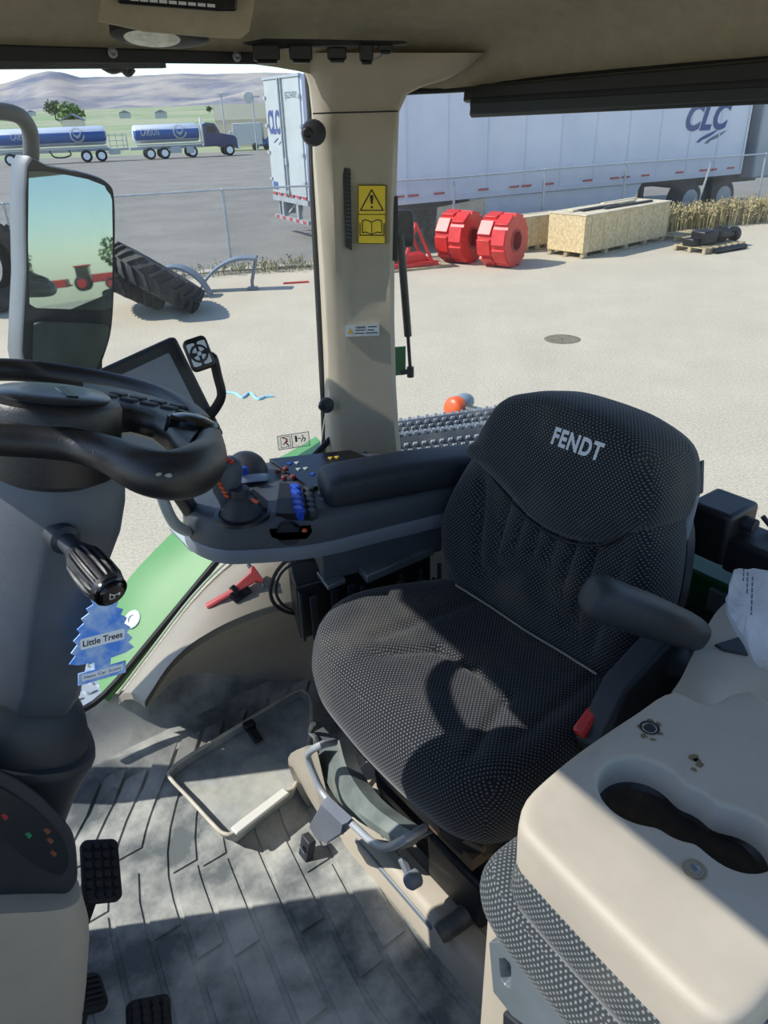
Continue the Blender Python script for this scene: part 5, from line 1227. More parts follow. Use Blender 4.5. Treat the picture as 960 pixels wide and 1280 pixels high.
for a, b, s in ((127, 565, .006), (133, 562, .004), (121, 567, .004), (211, 596, .003), (206, 588, .002)):
    c = wp(a, b, 0); vv = unit(np.array([0, 0, 1.5]) - c); e1 = unit(np.cross(vv, (0, 0, 1))); e2 = np.cross(e1, vv)
    i = int(np.argmin([np.sum((c - q) ** 2) for q in path])); c = path[i] + vv * (rad[i] + .0025) + (c - path[i]) * 0
    m.add([c + (e1 * math.cos(2 * PI * k / 9) * 1.4 + e2 * math.sin(2 * PI * k / 9) * .8) * s * rnd.uniform(.6, 1.1) for k in range(9)], [tuple(range(9))])
part(m, 'worn_spot', mat('worn_spot', (140, 136, 126), .8), sw, smooth=0)
# paper tree hanging from the stalk
tf = thing('air_freshener', 'blue tree-shaped paper air freshener hanging from the column stalk', 'air freshener', CAB, P(125, 790, h=.83))
TC = P(128, 796, h=.83); topq = P(108, 738, h=.83); botq = P(148, 850, h=.83)
topq, botq = P(129, 738, h=.82), P(129, 856, h=.82)
Vt = unit(topq - botq); U1 = P(150, 801, h=.825) - P(106, 793, h=.815); Ut = unit(U1 - Vt * (U1 @ Vt)); Nt = np.cross(Ut, Vt); SZ = np.linalg.norm(topq - botq)
half = [(.0, .5), (.04, .47), (.035, .44), (.09, .41), (.075, .36), (.13, .33), (.11, .28), (.17, .24), (.15, .19), (.205, .14), (.18, .09), (.235, .03), (.205, -.02), (.255, -.09), (.22, -.13), (.27, -.20), (.20, -.235), (.07, -.25), (.065, -.33)]
base_ = [(.22, -.33), (.22, -.46), (-.22, -.46), (-.22, -.33)]
poly = [(a * SZ * 1.1, b * SZ) for a, b in half] + [(a * SZ, b * SZ) for a, b in base_[:2]] + [(a * SZ, b * SZ) for a, b in base_[2:]] + [(-a * SZ * 1.1, b * SZ) for a, b in half[::-1][:-1]]
m = MB(); m.prism(poly, TC, Ut, Vt, Nt, -.0008, .0008); part(m, 'tree_card', mat('card_blue', (84, 146, 236), .6, col2=(190, 214, 240), vscale=45, v2=(.3, .62)), tf, smooth=0)
Ul = Ut; Vl = np.cross(Nt, Ul)
m = MB(); m.prism(rrect(SZ * .40, SZ * .115, .002, 2), TC + Vt * SZ * -.02, Ul, Vl, Nt, .0008, .0014); lb_ = part(m, 'label_panel', mat('label_white', (238, 240, 240), .6), tf)
text('Little Trees', SZ * .09, TC + Vt * SZ * -.02 + Nt * .0016, Ul, Vl, M_ink, tf, bold=.0002, width=SZ * .36, ext=.0002)
m = MB(); m.prism(rrect(SZ * .38, SZ * .07, .001, 2), TC + Vt * SZ * -.385, Ut, Vt, Nt, .0008, .0014); part(m, 'base_panel', mat('label_white', (238, 240, 240), .6), tf)
text('New Car Scent', SZ * .05, TC + Vt * SZ * -.385 + Nt * .0016, Ut, Vt, M_blue, tf, width=SZ * .34, ext=.0002)
m = MB(); m.tube(cr([TC + Vt * SZ * .49, P(106, 722, h=.825), P(104, 702, h=.815), sB + np.array([0, 0, -.01])], 5), .0009, 6); part(m, 'cord', M_bluebtn, tf)
# pedals
def pedal(c, U_, V_, w, l, label, stud, arm_to):
    t = thing('pedal', label, 'pedal', CAB, (c[0], c[1], 0), 'pedals on the cab floor')
    U_ = unit(U_); V_ = unit(V_ - U_ * (V_ @ U_)); N_2 = np.cross(U_, V_)
    m = MB(); m.dome(rrect(w, l, .012, 4), c, U_, V_, N_2, [(.002, -.014), (0, -.010), (0, -.002), (.003, 0)], None, 2); pd_ = part(m, 'pad', M_black2, t, smooth=50)
    b = MB()
    if stud:
        nx, ny = 4, 6
        for i in range(nx):
            for j in range(ny): b.lathe([(.0075, -.001), (.007, .0035), (.005, .0045), (.001, .0045)], c + U_ * (i - (nx - 1) / 2) * w / (nx + .3) + V_ * ((j - (ny - 1) / 2) * l / (ny + .4)), N_2, 10)
    else:
        for j in range(6): b.box(c + V_ * ((j - 2.5) * l / 7), (w * .8, .004, .004), U_, V_)
    part(b, 'grip_studs' if stud else 'grip_ribs', M_rub if stud else M_black, pd_)
    m = MB(); m.bar(c - N_2 * .01, arm_to, .03, .014); part(m, 'arm', M_black, t, bevel=.003)
    return t
def fromto(tlp, trp, blp, D1, D2):
    tl, tr, bl = P(*tlp, h=D1), P(*trp, h=D1), P(*blp, h=D2); U_ = tr - tl; V_ = tl - bl; return (tr + bl) / 2, U_, V_, np.linalg.norm(U_), np.linalg.norm(V_)
c, U_, V_, w, l = fromto((98, 1050), (142, 1048), (112, 1128), 1.10, 1.00)
pedal(c, U_, V_, w * 1.05, l, 'large studded black pedal sticking out beside the beige cowl, half in sunlight', True, np.array([c[0], c[1] - .16, .03]))
c, U_, V_, w, l = fromto((78, 1222), (124, 1212), (92, 1268), .86, .80)
pedal(c, U_, V_, w, l, 'small smooth black pedal in shade at the foot of the beige cowl', False, np.array([c[0], c[1] - .14, .02]))
c, U_, V_, w, l = fromto((152, 1254), (206, 1243), (170, 1312), .88, .82)
pedal(c, U_, V_, w, l, 'studded black pedal cut off by the bottom edge of the picture', True, np.array([c[0], c[1] - .14, .02]))
# ================================================================ everything else in and on the cab
# ---- pillar details
def onp(px_, py_, dh=0):   # a point just in front of the pillar face
    return P(px_, py_, h=(1.905 if py_ < 350 else 1.915) + dh)
def plate(corners, dh0, dh1):
    m = MB(); m.loft([[onp(a, b, dh) for a, b in corners] for dh in (dh0, dh1)]); return m
ws = thing('warning_sticker', 'yellow warning sticker with triangle and open book, on the pillar', 'sticker', CAB, onp(465, 300))
part(plate([(447, 231), (483, 231), (482, 305), (447, 305)], .022, .008), 'yellow_panel', M_yellow, ws)
m = MB(); S = .0075
def ln(pts, w=1.3, closed=False, par=ws, mt=M_ink, dh=.0072, nm='symbol'):
    b = MB(); q = [onp(a_, b_, dh) for a_, b_ in pts]
    sgs = list(zip(q, q[1:] + q[:1])) if closed else list(zip(q, q[1:]))
    for A, B in sgs: b.tube([A, B], w * .001, 5)
    part(b, nm, mt, par)
ln([(464.5, 237), (479, 263), (450.5, 263)], 1.4, True)
m = MB(); m.tube([onp(464.5, 244, .0072), onp(464.7, 255, .0072)], [.0042, .002], 8); m.ball(onp(464.7, 259, .0072), .0028, 8, 6); part(m, 'symbol', M_ink, ws)
ln([(447.5, 268), (482, 268)], .9)
ln([(453, 276), (457, 274.5), (464.5, 277.5), (472, 274.5), (477, 276), (477, 291), (472, 290), (464.5, 293), (457, 290), (453, 291)], 1.2, True)
ln([(464.5, 277.5), (464.5, 293)], 1.0); ln([(450, 279), (450, 294), (480, 294), (480, 279)], 1.2); ln([(447.8, 231.6), (482.4, 231.6), (481.6, 304.4), (447.8, 304.4)], .9, True)
w2 = thing('warning_sticker', 'small white warning label with a tiny yellow triangle, lower on the pillar', 'sticker', CAB, onp(453, 413))
part(plate([(432, 407), (474, 405), (474, 419.5), (432, 421)], .012, -.004), 'white_panel', M_sticker, w2)
q_ = [onp(a, b, -.005) for a, b in ((434.5, 417.5), (442, 417.2), (438, 410))]; m = MB(); m.add(q_, [(0, 1, 2)]); part(m, 'symbol', M_yellbtn, w2)
Ul = unit(onp(474, 406) - onp(432, 408)); Vl = unit(onp(452, 400) - onp(453, 430))
text('WARNING:', .0085, onp(451, 409.4, -.006), Ul, Vl, M_ink, w2, width=.026, ext=.0004, bold=.00025)
for (x0_, x1_, y_) in ((460, 471, 408.6), (444, 457, 413), (459, 468, 412.6), (444, 455, 416.8), (457, 472, 416.2)):
    m = MB(); m.bar(onp(x0_, y_, -.006), onp(x1_, y_ - .3, -.006), .0022, .0006, (.8, -.6, 0)); part(m, 'print', M_ink, w2, smooth=0)
vg = thing('vent_grille', 'narrow black slotted vent grille set upright in the pillar', 'vent', CAB, onp(434, 312))
part(plate([(428, 209), (438, 211), (440, 313), (432, 309)], .03, .010), 'frame', M_black, vg)
for k in range(16):
    y = 218 + k * 5.2; m = MB(); m.bar(onp(429.5 + k * .16, y, .010), onp(438 + k * .08, y + 1.2, .006), .006, .003); part(m, 'slat', M_dgrey, vg)
def knob(px_, py_, D, label, r=.02):
    q = P(px_, py_, h=D); t = bpy.data.objects['window_1']; ax_ = unit(np.array([.75, -.5, .1]))
    m = MB(); m.lathe([(r * 1.1, -.012), (r * 1.15, 0), (r, .008), (r * .6, .012), (.001, .013)], q, ax_, 18); wk = part(m, 'window_knob', M_dgrey, t)
    m = MB(); m.lathe([(r * .45, .01), (r * .45, .02), (r * .3, .024), (.001, .024)], q + np.array([-.012, -.008, 0]), ax_, 12); part(m, 'bolt', M_black, wk)
knob(392, 166, 1.87, 'dark round window hinge knob high on the left edge of the pillar', .024)
knob(408, 507, 1.90, 'dark round window hinge knob low on the left edge of the pillar', .018)
q = P(457, 567, h=1.865); m = MB(); m.lathe([(.007, -.004), (.007, .003), (.004, .004), (.001, .002)], q, unit((.8, -.55, .15)), 14); single(m, 'bolt', M_gun, CAB, 'small bolt head at the bottom of the pillar', 'bolt')
m = MB(); m.bar(P(493, 245, h=1.93), P(493, 325, h=1.94), .012, .012, (0, 1, 0)); struct(m, 'trim_7', M_black2, CAB)

# ---- gas strut right of the pillar
gs = thing('gas_strut', 'black gas strut standing upright against the rear glass, right of the pillar', 'strut', CAB, P(505, 468, h=2.02))
a, b, c = P(500, 292, h=2.02), P(510, 420, h=2.03), P(513, 464, h=2.035)
m = MB(); m.cyl(a, b, .0105, 14); part(m, 'cylinder', M_black, gs)
m = MB(); m.cyl(b, c, .0048, 10); part(m, 'rod', M_black2, gs)
m = MB(); m.cyl(c + np.array([0, 0, .012]), c + np.array([0, 0, -.016]), .010, 12); m.cyl(c, P(500, 466, h=2.03), .007, 10); part(m, 'ball_joint', M_black, gs)
m = MB(); m.dome(rrect(.05, .09, .014, 4), P(505, 286, h=2.04), unit((.62, .75, 0)), (0, 0, 1), unit((.75, -.62, 0)), [(.004, -.012), (0, -.008), (0, .004), (.004, .008)], None, 2); part(m, 'end_cover', M_black, gs, smooth=50)
m = MB(); q = [P(a_, b_, h=2.05) for a_, b_ in ((493, 434), (507, 433), (507, 468), (493, 470))]; m.loft([q, [v + np.array([-.003, .003, 0]) for v in q]]); part(m, 'green_bracket', M_dgreen, gs, bevel=.001)

# ---- roller blind across the rear window
rb = thing('roller_blind', 'black roller blind rolled up along the top of the rear window', 'blind', CAB, P(780, 120, y=1.32))
def bq(px_, py_): return P(px_, py_, y=1.325)
L = []
for xa in (585, 990):
    t = (xa - 585) / 375; yt, yb = 107 - 35 * t, 129 - 27 * t * .9; c0_, c1_ = bq(xa, yt), bq(xa, yb); L.append([c0_ + np.array([0, .03, 0]), c0_ + np.array([0, -.012, -.004]), c1_ + np.array([0, -.016, .004]), c1_ + np.array([0, -.006, 0]), c1_ + np.array([0, .03, 0])])
m = MB(); m.loft(L); part(m, 'cassette', M_black, rb, bevel=.003)
m = MB(); a, b = bq(596, 131), bq(990, 109); m.tube([a, b], .021, 16); part(m, 'blind_roll', mat('blind_cloth', (30, 34, 38), .7), rb)
m = MB(); L = []
for xa, yt, yb in ((597, 128, 147), (990, 106, 129)): 
    c0_, c1_ = bq(xa, yt), bq(xa, yb); L.append([c0_ + np.array([0, -.022, 0]), c1_ + np.array([0, -.026, .006]), c1_ + np.array([0, -.02, 0]), c1_ + np.array([0, .006, 0]), c0_ + np.array([0, .004, 0])])
m.loft(L); part(m, 'bottom_rail', mat('rail_dark', (34, 40, 44), .45), rb, bevel=.002)

# ---- black rail above the right window
br = thing('window_rail', 'black rail with bolts along the top of the right side window', 'rail', CAB, P(170, 70, x=-1.575))
L = []
for xa, yt, yb in ((-40, 54, 77), (345, 66, 81)):
    c0_, c1_ = P(xa, yt, x=-1.575), P(xa, yb, x=-1.575); L.append([c0_, c1_, c1_ + np.array([-.025, 0, .004]), c0_ + np.array([-.025, 0, 0])])
m = MB(); m.loft(L); part(m, 'channel', M_black, br, bevel=.003)
for a, b in ((140, 66), (295, 71)):
    m = MB(); m.lathe([(.009, 0), (.009, .005), (.005, .006), (.001, .004)], P(a, b, x=-1.573), (1, 0, 0), 12); part(m, 'bolt', M_gun, br)
m = MB(); a = P(-20, 82, x=-1.72); b = P(205, 81, x=-1.72); m.bar(a, b, .02, .012); m.tube(cr([P(x_, y_, x=-1.73) for x_, y_ in ((128, 82), (140, 88), (152, 86), (160, 92), (166, 86))], 4), .007, 8); m.box(P(188, 80, x=-1.72), (.03, .03, .012)); single(m, 'wiper', M_black, CAB, 'black wiper arm hanging outside the top of the right side window', 'wiper')

# ---- overhead console, radio, lamp, hanger strip
oc = thing('overhead_console', 'beige moulded overhead console panel at the top left of the headliner', 'console', CAB, P(220, 30, h=1.38))
o_ = [(128, -40), (124, 8), (121, 27), (180, 40), (262, 47), (300, 49), (312, 40), (318, 10), (322, -40)]
m = MB(); q = [P(a, b, h=1.36) for a, b in o_]; cc = np.mean(q, 0); vv = unit(np.array([0, 0, 1.5]) - cc); m.loft([[v - vv * .12 for v in q], [v - vv * .008 for v in q], [cc + (v - cc) * .985 for v in q], [cc + (v - cc) * .93 + vv * .002 for v in q]]); part(m, 'panel', M_head, oc, smooth=40)
rd = thing('radio', 'black radio with pale key lettering at the very top of the picture', 'radio', CAB, P(220, 0, h=1.33))
m = MB(); q = [P(a, b, h=1.335) for a, b in ((144, -40), (145, 2), (150, 5), (270, 14), (296, 14), (299, -40))]; m.loft([[v - vv * .03 for v in q], q]); rdp = part(m, 'housing', M_gloss, rd, bevel=.003)
for k in range(9):
    m = MB(); c = P(168 + 12 * k, -1 + k * 1.0, h=1.326); m.box(c, (.011, .002, .004), unit(P(270, 9, h=1.33) - P(150, 0, h=1.33)), vv); part(m, 'key_legend', M_whiteb, rd)
dl = thing('dome_lamp', 'oval clear dome lamp with a black surround in the headliner', 'lamp', CAB, P(200, 46, h=1.44))
Ud = unit(P(245, 48, h=1.44) - P(155, 43, h=1.44)); Nd = unit(np.array([.35, -.35, -.85])); Vd = unit(np.cross(Nd, Ud)); Nd = np.cross(Ud, Vd); cD = P(200, 45, h=1.44)
m = MB(); m.dome([(.075 * math.cos(t), .028 * math.sin(t)) for t in np.linspace(0, 2 * PI, 28, False)], cD, Ud, Vd, Nd, [(0, -.012), (0, .002), (.006, .004)], None, 2); part(m, 'surround', M_black, dl)
m = MB(); m.dome([(.044 * math.cos(t) - .012, .021 * math.sin(t)) for t in np.linspace(0, 2 * PI, 28, False)], cD, Ud, Vd, Nd, [(0, 0), (.002, .006), (.006, .009)], None, 3); part(m, 'lens', mat('lens_clear', (226, 226, 216), .2, var=.15, vscale=80), dl)
hs = thing('hanger_strip', 'black strip of mounting clips along the headliner above the pillar', 'bracket', CAB, P(410, 62, h=1.73))
so = [(303, 53), (330, 48), (400, 49), (440, 50), (505, 51), (511, 54), (480, 57), (440, 56), (400, 57), (340, 62), (312, 57)]
m = MB(); q = [P(a, b, h=1.72) for a, b in so]; m.loft([[v + unit(v * np.array([1, 1, 0])) * .05 for v in q], q]); part(m, 'strip', M_black2, hs)
for a, b, w, h_ in ((333, 66, 30, 17), (376, 66, 26, 16), (421, 67, 22, 13), (458, 66, 16, 18), (482, 60, 16, 8)):
    c = P(a, b, h=1.71); Uu_ = unit(P(a + 10, b, h=1.71) - c); m = MB(); m.box(c, (w * .0017, .03, h_ * .0016), Uu_, unit(np.array([c[0], c[1], 0]))); m.box(c + np.array([0, 0, -h_ * .0009]), (w * .0013, .034, .006), Uu_, unit(np.array([c[0], c[1], 0]))); part(m, 'clip', M_black, hs, bevel=.004)
m = MB(); m.tube(cr([P(a, b, h=1.70) for a, b in ((468, 74), (476, 70), (482, 64))], 4), .0015, 6); part(m, 'wire', M_lgrey, hs)

# ---- emergency hammer, tray on the floor
def arch(px_, py_, dx=0):
    """a point on the sloping top of the wheel-arch lining"""
    for x in np.linspace(-1.46, -1.62, 60):
        p = P(px_, py_, x=x); i = int(np.argmin([abs(q[1] - p[1]) for q in A0])); a_, b_ = A0[i], A1[i]; t = (x - a_[0]) / (b_[0] - a_[0]) if abs(b_[0] - a_[0]) > 1e-6 else 0
        if p[2] <= a_[2] + (b_[2] - a_[2]) * t + .02 * math.sin(PI * max(0, min(1, t))): break
    return p + unit(np.array([0, 0, 1.5]) - p) * dx
hm = thing('emergency_hammer', 'red plastic emergency hammer clipped to the beige wheel arch', 'hammer', CAB, arch(285, 742))
A, B, C_ = arch(258, 758, .030), arch(293, 738, .030), arch(320, 719, .030)
m = MB(); m.tube([A, A + (B - A) * .05, B], [.008, .010, .0085], 10, sq=(1, .7)); part(m, 'handle', M_dred, hm)
wv = unit(np.cross(C_ - B, np.array([0, 0, 1.5]) - B)); nn_ = unit(np.cross(wv, C_ - B))
ol = [B + wv * .008, B - wv * .008, C_ - wv * .014 - (C_ - B) * .15, C_ - wv * .026, C_ - wv * .024 + (C_ - B) * .12, C_ + wv * .024 + (C_ - B) * .12, C_ + wv * .026, C_ + wv * .014 - (C_ - B) * .15]
m = MB(); m.loft([[q - nn_ * .007 for q in ol], [q + nn_ * .007 for q in ol]]); part(m, 'head', M_dred, hm, bevel=.003)
m = MB(); m.box(B, (.012, .026, .022), unit(C_ - B), wv); m.box(arch(300, 742, .014), (.05, .03, .024), unit(C_ - B), wv); part(m, 'clip', M_black, hm, bevel=.002)
m = MB(); m.lathe([(.006, 0), (.005, .010), (.001, .013)], C_ + wv * .024, wv, 10); m.lathe([(.006, 0), (.005, .010), (.001, .013)], C_ - wv * .024, -wv, 10); part(m, 'steel_tip', M_gun, hm)
ft = thing('floor_tray', 'shallow dirty grey storage tray with a pale rim on the floor left of the seat', 'tray', CAB, (-1.35, .62, .005))
to = [(209, 972), (211, 962), (228, 948), (300, 904), (368, 863), (384, 862), (392, 880), (388, 930), (372, 980), (360, 990), (318, 1022), (292, 1043), (280, 1045), (268, 1036), (235, 1000)]
ZR = .075
tq = cr([P(a, b, z=ZR) for a, b in to], 4, True); tc_ = np.mean(tq, 0)
def insq(k, dz): return [tc_ + (q - tc_) * k + np.array([0, 0, dz]) for q in tq]
m = MB(); m.loft([insq(.80, -.068), insq(.93, -.03), insq(.972, -.006), insq(.955, -.004), insq(.94, -.022), insq(.6, -.024), insq(.05, -.024)]); part(m, 'tray_pan', mat('tray_dirty', (176, 178, 172), .7, col2=(128, 132, 130), vscale=12, dirt=.7, dcol=(188, 180, 154), bump=.2, bscale=150), ft, smooth=50)
m = MB(); m.tube([q + np.array([0, 0, -.001]) for q in insq(.968, 0)], .0048, 10, True); part(m, 'rim', mat('tray_rim', (204, 198, 180), .6, var=.15, vscale=20), ft)
a, b = P(292, 1040, z=ZR + .004), P(358, 989, z=ZR + .004); m = MB(); m.bar(a, b, .024, .010); part(m, 'front_strip', mat('strip_white', (216, 214, 204), .45), ft, bevel=.003)
m = MB(); q = P(312, 908, z=ZR); d = unit(P(325, 925, z=ZR) - q); m.bar(q - d * .012, q + d * .05 + np.array([0, 0, -.012]), .024, .012); m.box(q + np.array([0, 0, .004]), (.03, .022, .018), (-d[1], d[0], 0), d); part(m, 'clip', M_black, ft, bevel=.003)

# ---- rear of the cab: green beam, black valve boxes, side console, bag
gb = thing('rear_beam', 'dark green steel beam across the cab rear behind the seat', 'beam', CAB, P(875, 730, y=1.29))
L = []
for xa, yt, yb in ((790, 668, 712), (960, 742, 800), (1060, 790, 850)): 
    c0_, c1_ = P(xa, yt, y=1.27), P(xa, yb, y=1.27); L.append([c0_ + np.array([0, .07, .0]), c0_, c1_, c1_ + np.array([0, .07, 0])])
L = []
zt = .64; zb_ = .555
for x in (-1.30, -.80, -.05): L.append([(x, 1.36, zt), (x, 1.285, zt), (x, 1.285, zb_), (x, 1.36, zb_)])
m = MB(); m.loft(L); part(m, 'beam', M_dgreen, gb, bevel=.006)
m = MB(); m.box((-.62, 1.278, .60), (.05, .012, .05)); part(m, 'bolt_plate', M_gun, gb, bevel=.002)
vb = thing('valve_box', 'stepped black valve cover box behind the seat, in front of the rear glass', 'box', CAB, P(888, 690, y=1.25))
c = P(888, 668, y=1.26)
fa = [P(a, b, y=1.20) for a, b in ((858, 640), (888, 652), (886, 708), (856, 696))]; bk_ = np.array([.05, .10, .0])
q8 = lambda a, b, y: P(a, b, y=y)
m = MB(); zt = P(885, 640, y=1.25)[2]; m.box((-.662, 1.295, zt - .045), (.092, .10, .11)); part(m, 'tall_cover', M_black, vb, bevel=.01, seg=3)
m = MB(); m.box((-.50, 1.30, zt - .075), (.25, .09, .075)); part(m, 'low_cover', M_black, vb, bevel=.01, seg=3)
m = MB(); m.cyl((-.62, 1.3, zt - .02), (-.595, 1.3, zt - .02), .014, 12); part(m, 'port', M_dgrey, vb)
m = MB(); m.tube(cr([(-.60, 1.33, zt + .02 - .03), (-.57, 1.34, zt - .04), (-.53, 1.34, zt - .06)], 5), .005, 7); part(m, 'hose', M_black2, vb)
m = MB(); q = [P(a, b, y=1.38) for a, b in ((852, 585), (877, 576), (876, 618), (852, 616))]; m.loft([q, [v + np.array([0, .012, 0]) for v in q]]); single(m, 'grey_bracket', mat('bracket_worn', (96, 102, 104), .6, var=.35, vscale=40), CAB, 'small worn grey bracket plate just right of the backrest top', 'bracket', bevel=.003)
sc2 = thing('side_console', 'beige moulded side console with a scooped recess behind the cup-holder table', 'console', CAB, (-.3, 1.0, .4))
zc = .70
so = [P(a, b, z=zc)[:2] for a, b in ((845, 886), (862, 850), (885, 802), (906, 766), (930, 752), (985, 760), (1090, 800), (1120, 880), (990, 908), (900, 902))]
m = MB(); m.dome(cr(so, 5, True), (0, 0, 0), *Z3, [(-.02, .3), (-.008, .62), (0, .68), (.004, .694), (.012, .70)], lambda a, b, e: -.07 * gsn(seg_d(a, b, -.36, .95, -.2, 1.06), .05) if e > .9 else 0, 16); part(m, 'body', M_beige, sc2, smooth=60)
m = MB(); q = [P(a, b, z=zc + .004) for a, b in ((893, 805), (925, 795), (936, 818), (905, 812))]; m.loft([[v + np.array([0, 0, -.006]) for v in q], q]); part(m, 'grey_insert', M_dgrey, sc2, bevel=.002)
# crumpled white paper bag
bgp = thing('paper_bag', 'crumpled white printed paper bag lying on the side console at the right edge', 'bag', CAB, P(940, 790, z=.72))
fo = [(918, 711), (945, 710), (1000, 716), (1005, 770), (990, 828), (944, 831), (925, 800), (907, 768), (910, 742)]
BQ = [P(a, b, y=1.03 - .0009 * (b - 711) * 1.0) for a, b in fo]
cb = np.mean(BQ, 0); nb = unit(np.cross(BQ[2] - BQ[0], BQ[7] - BQ[0])); nb = nb if nb @ (np.array([0, 0, 1.5]) - cb) > 0 else -nb
rnd = random.Random(8); Lb = []
BQ2 = [q for i in range(9) for q in (BQ[i], BQ[i] * .66 + BQ[(i + 1) % 9] * .34, BQ[i] * .33 + BQ[(i + 1) % 9] * .67)]
for s, d in ((.86, -.045), (.97, -.03), (1.0, -.008), (.95, .006), (.75, .016), (.5, .02), (.25, .022), (.05, .022)):
    Lb.append([cb + (q - cb) * s + nb * (d + (rnd.uniform(-.003, .003) if d > -.02 and .3 < s < .99 else 0)) for q in BQ2])
m = MB(); m.loft(Lb); part(m, 'bag', mat('bag_white', (206, 210, 216), .6, var=.14, vscale=18, bump=.3, bscale=60), bgp, smooth=18)
Ub = unit(P(945, 760, y=1.0) - P(940, 722, y=1.02)); Ub = unit(Ub - nb * (Ub @ nb)); Vb = np.cross(nb, Ub)
rnd = random.Random(5); M_pr = mat('print_grey', (84, 92, 110), .6)
for k, (px_, py_, n_) in enumerate(((957, 748, 7), (951, 742, 4), (946, 738, 3))):
    m = MB(); c = P(px_, py_ - 16, y=1.0) + nb * .034; t_ = 0
    for i in range(n_):
        l_ = rnd.uniform(.004, .008); m.box(c + Ub * (t_ + l_ / 2), (l_, .0022, .0006), Ub, Vb); t_ += l_ + .002
    part(m, 'print', M_pr, bgp, smooth=0)

# ---- outside: wing mirror, fender, step, marker lamp
DM = 1.9
wm = thing('wing_mirror', 'tall grey wing mirror with two panes on a bent arm outside the right window', 'mirror', CAB, P(80, 340, h=DM))
mo_ = [(33, 206), (60, 206), (112, 217), (136, 228), (143, 246), (144, 300), (142, 380), (138, 420), (128, 452), (120, 474), (34, 474), (32, 340)]
def mp(a, b, d=0): return P(a, b, h=DM + d)
fq = cr([mp(a, b) for a, b in mo_], 3, True); cm = np.mean(fq, 0)
lft = unit(mp(20, 340) - mp(140, 340)); aw = unit(np.array([cm[0], cm[1], 0]))
m = MB(); m.loft([[cm + (q - cm) * s + lft * l + aw * d for q in fq] for s, l, d in ((.8, .032, .13), (.96, .034, .09), (1.0, .030, .03), (1.0, .004, .0), (.985, .0, -.004))]); part(m, 'housing', mat('mirror_shell', (112, 120, 126), .4, .15), wm, smooth=50)
m = MB(); m.loft([[cm + (q - cm) * s - aw * d for q in fq] for s, d in ((.985, .0), (.98, .008), (.95, .008))]); part(m, 'face_frame', M_black, wm, smooth=30)
M_mir = mat('mirror_glass', (160, 178, 172), .015, 1.0)
pn_ = unit(-aw * 1.0 - lft * .112 + np.array([0, 0, .088])); pc0 = mp(88, 300, -.028)
def pane(pts, nm):
    o = np.array([0, 0, CAMZ - FZ]); q = []
    for a, b in pts:
        v = mp(a, b) - o; q.append(o + v * (((pc0 - o) @ pn_) / (v @ pn_)))
    m = MB(); m.loft([[v - pn_ * .02 for v in q], q]); part(m, nm, M_mir, wm, smooth=0)
pane([(36, 214), (60, 214), (110, 224), (135, 234), (140, 250), (141, 300), (140, 384), (130, 388), (45, 385), (37, 380), (35, 300)], 'main_pane')
pane([(42, 404), (52, 402), (130, 405), (137, 410), (134, 430), (124, 452), (116, 470), (40, 468), (41, 430)], 'lower_pane')
m = MB(); m.tube(cr([P(a, b, h=D_) for a, b, D_ in ((-60, 132, 1.86), (-10, 138, 1.88), (14, 141, 1.9), (28, 148, 1.92), (37, 163, 1.94), (39, 185, 1.95), (38, 225, 1.96))], 5), .0165, 12); part(m, 'arm', mat('arm_grey', (82, 86, 86), .5, .2), wm)

fd = thing('rear_fender', 'bright green rear fender curving past the right window', 'fender', CAB, (-1.85, .6, -.2))
fi = [(128, 872), (170, 822), (215, 766), (262, 706), (300, 660), (345, 610), (402, 556)]
fo_ = [(112, 812), (130, 772), (162, 722), (205, 676), (250, 634), (335, 580), (392, 549)]
FI = cr([P(a, b, x=-1.662) for a, b in fi], 5); FO = cr([P(a, b, x=-1.86) for a, b in fo_], 5)
m = MB(); m.slab([[a, a + (b - a) * .3 + np.array([0, 0, .012]), a + (b - a) * .7 + np.array([0, 0, .014]), b, b + np.array([-.015, 0, -.03])] for a, b in zip(FI, FO)], (0, .012, -.02)); part(m, 'shell', M_green, fd, smooth=50)
def onf(px_, py_):
    best = None
    for a, b in zip(FI, FO):
        for t in np.linspace(0, 1, 15):
            q = a + (b - a) * t; w_ = CAB.w(q) - np.array([0, 0, CAMZ]); d_ = w_ @ _f; s_ = (480 + FPX * (w_ @ _r) / d_ - px_) ** 2 + (640 - FPX * (w_ @ _u) / d_ - py_) ** 2
            if best is None or s_ < best[0]: best = (s_, q, t)
    return best[1]
q = onf(167, 777) + np.array([0, 0, .012]); m = MB(); m.lathe([(.026, -.006), (.026, .004), (.022, .006), (.012, .006), (.011, .002), (.001, .002)], q, unit((.2, -.6, .8)), 22); part(m, 'fixing_cap', M_sticker, fd)
m = MB(); pq_ = [onf(a, b) + np.array([0, 0, .022]) for a, b in ((213, 668), (224, 662), (243, 690), (236, 697))]; m.loft([[v + np.array([0, 0, -.01]) for v in pq_], pq_]); part(m, 'corner_plate', mat('plate_pale', (128, 142, 142), .4, .3), fd)
st = thing('step_plate', 'silver ribbed metal step plate outside, below the front end of the green fender', 'step', CAB, P(100, 850, x=-1.92))
sq_ = [P(a, b, z=-.10) for a, b in ((60, 800), (112, 806), (132, 866), (70, 905))]
m = MB(); m.loft([[v + np.array([0, 0, -.02]) for v in sq_], sq_]); part(m, 'plate', M_steel, st)
m = MB()
for i in range(7):
    for j in range(6):
        u_, v_ = (i + .5) / 7, (j + .5 + .5 * (i % 2) * .6) / 6.5; c = (sq_[0] * (1 - u_) + sq_[1] * u_) * (1 - v_) + (sq_[3] * (1 - u_) + sq_[2] * u_) * v_; m.ball(c, (.016, .007, .007), 8, 5, unit(sq_[1] - sq_[0] + (sq_[3] - sq_[0]) * (.3 if (i + j) % 2 else -.3)))
part(m, 'grip_ridges', M_steel, st)

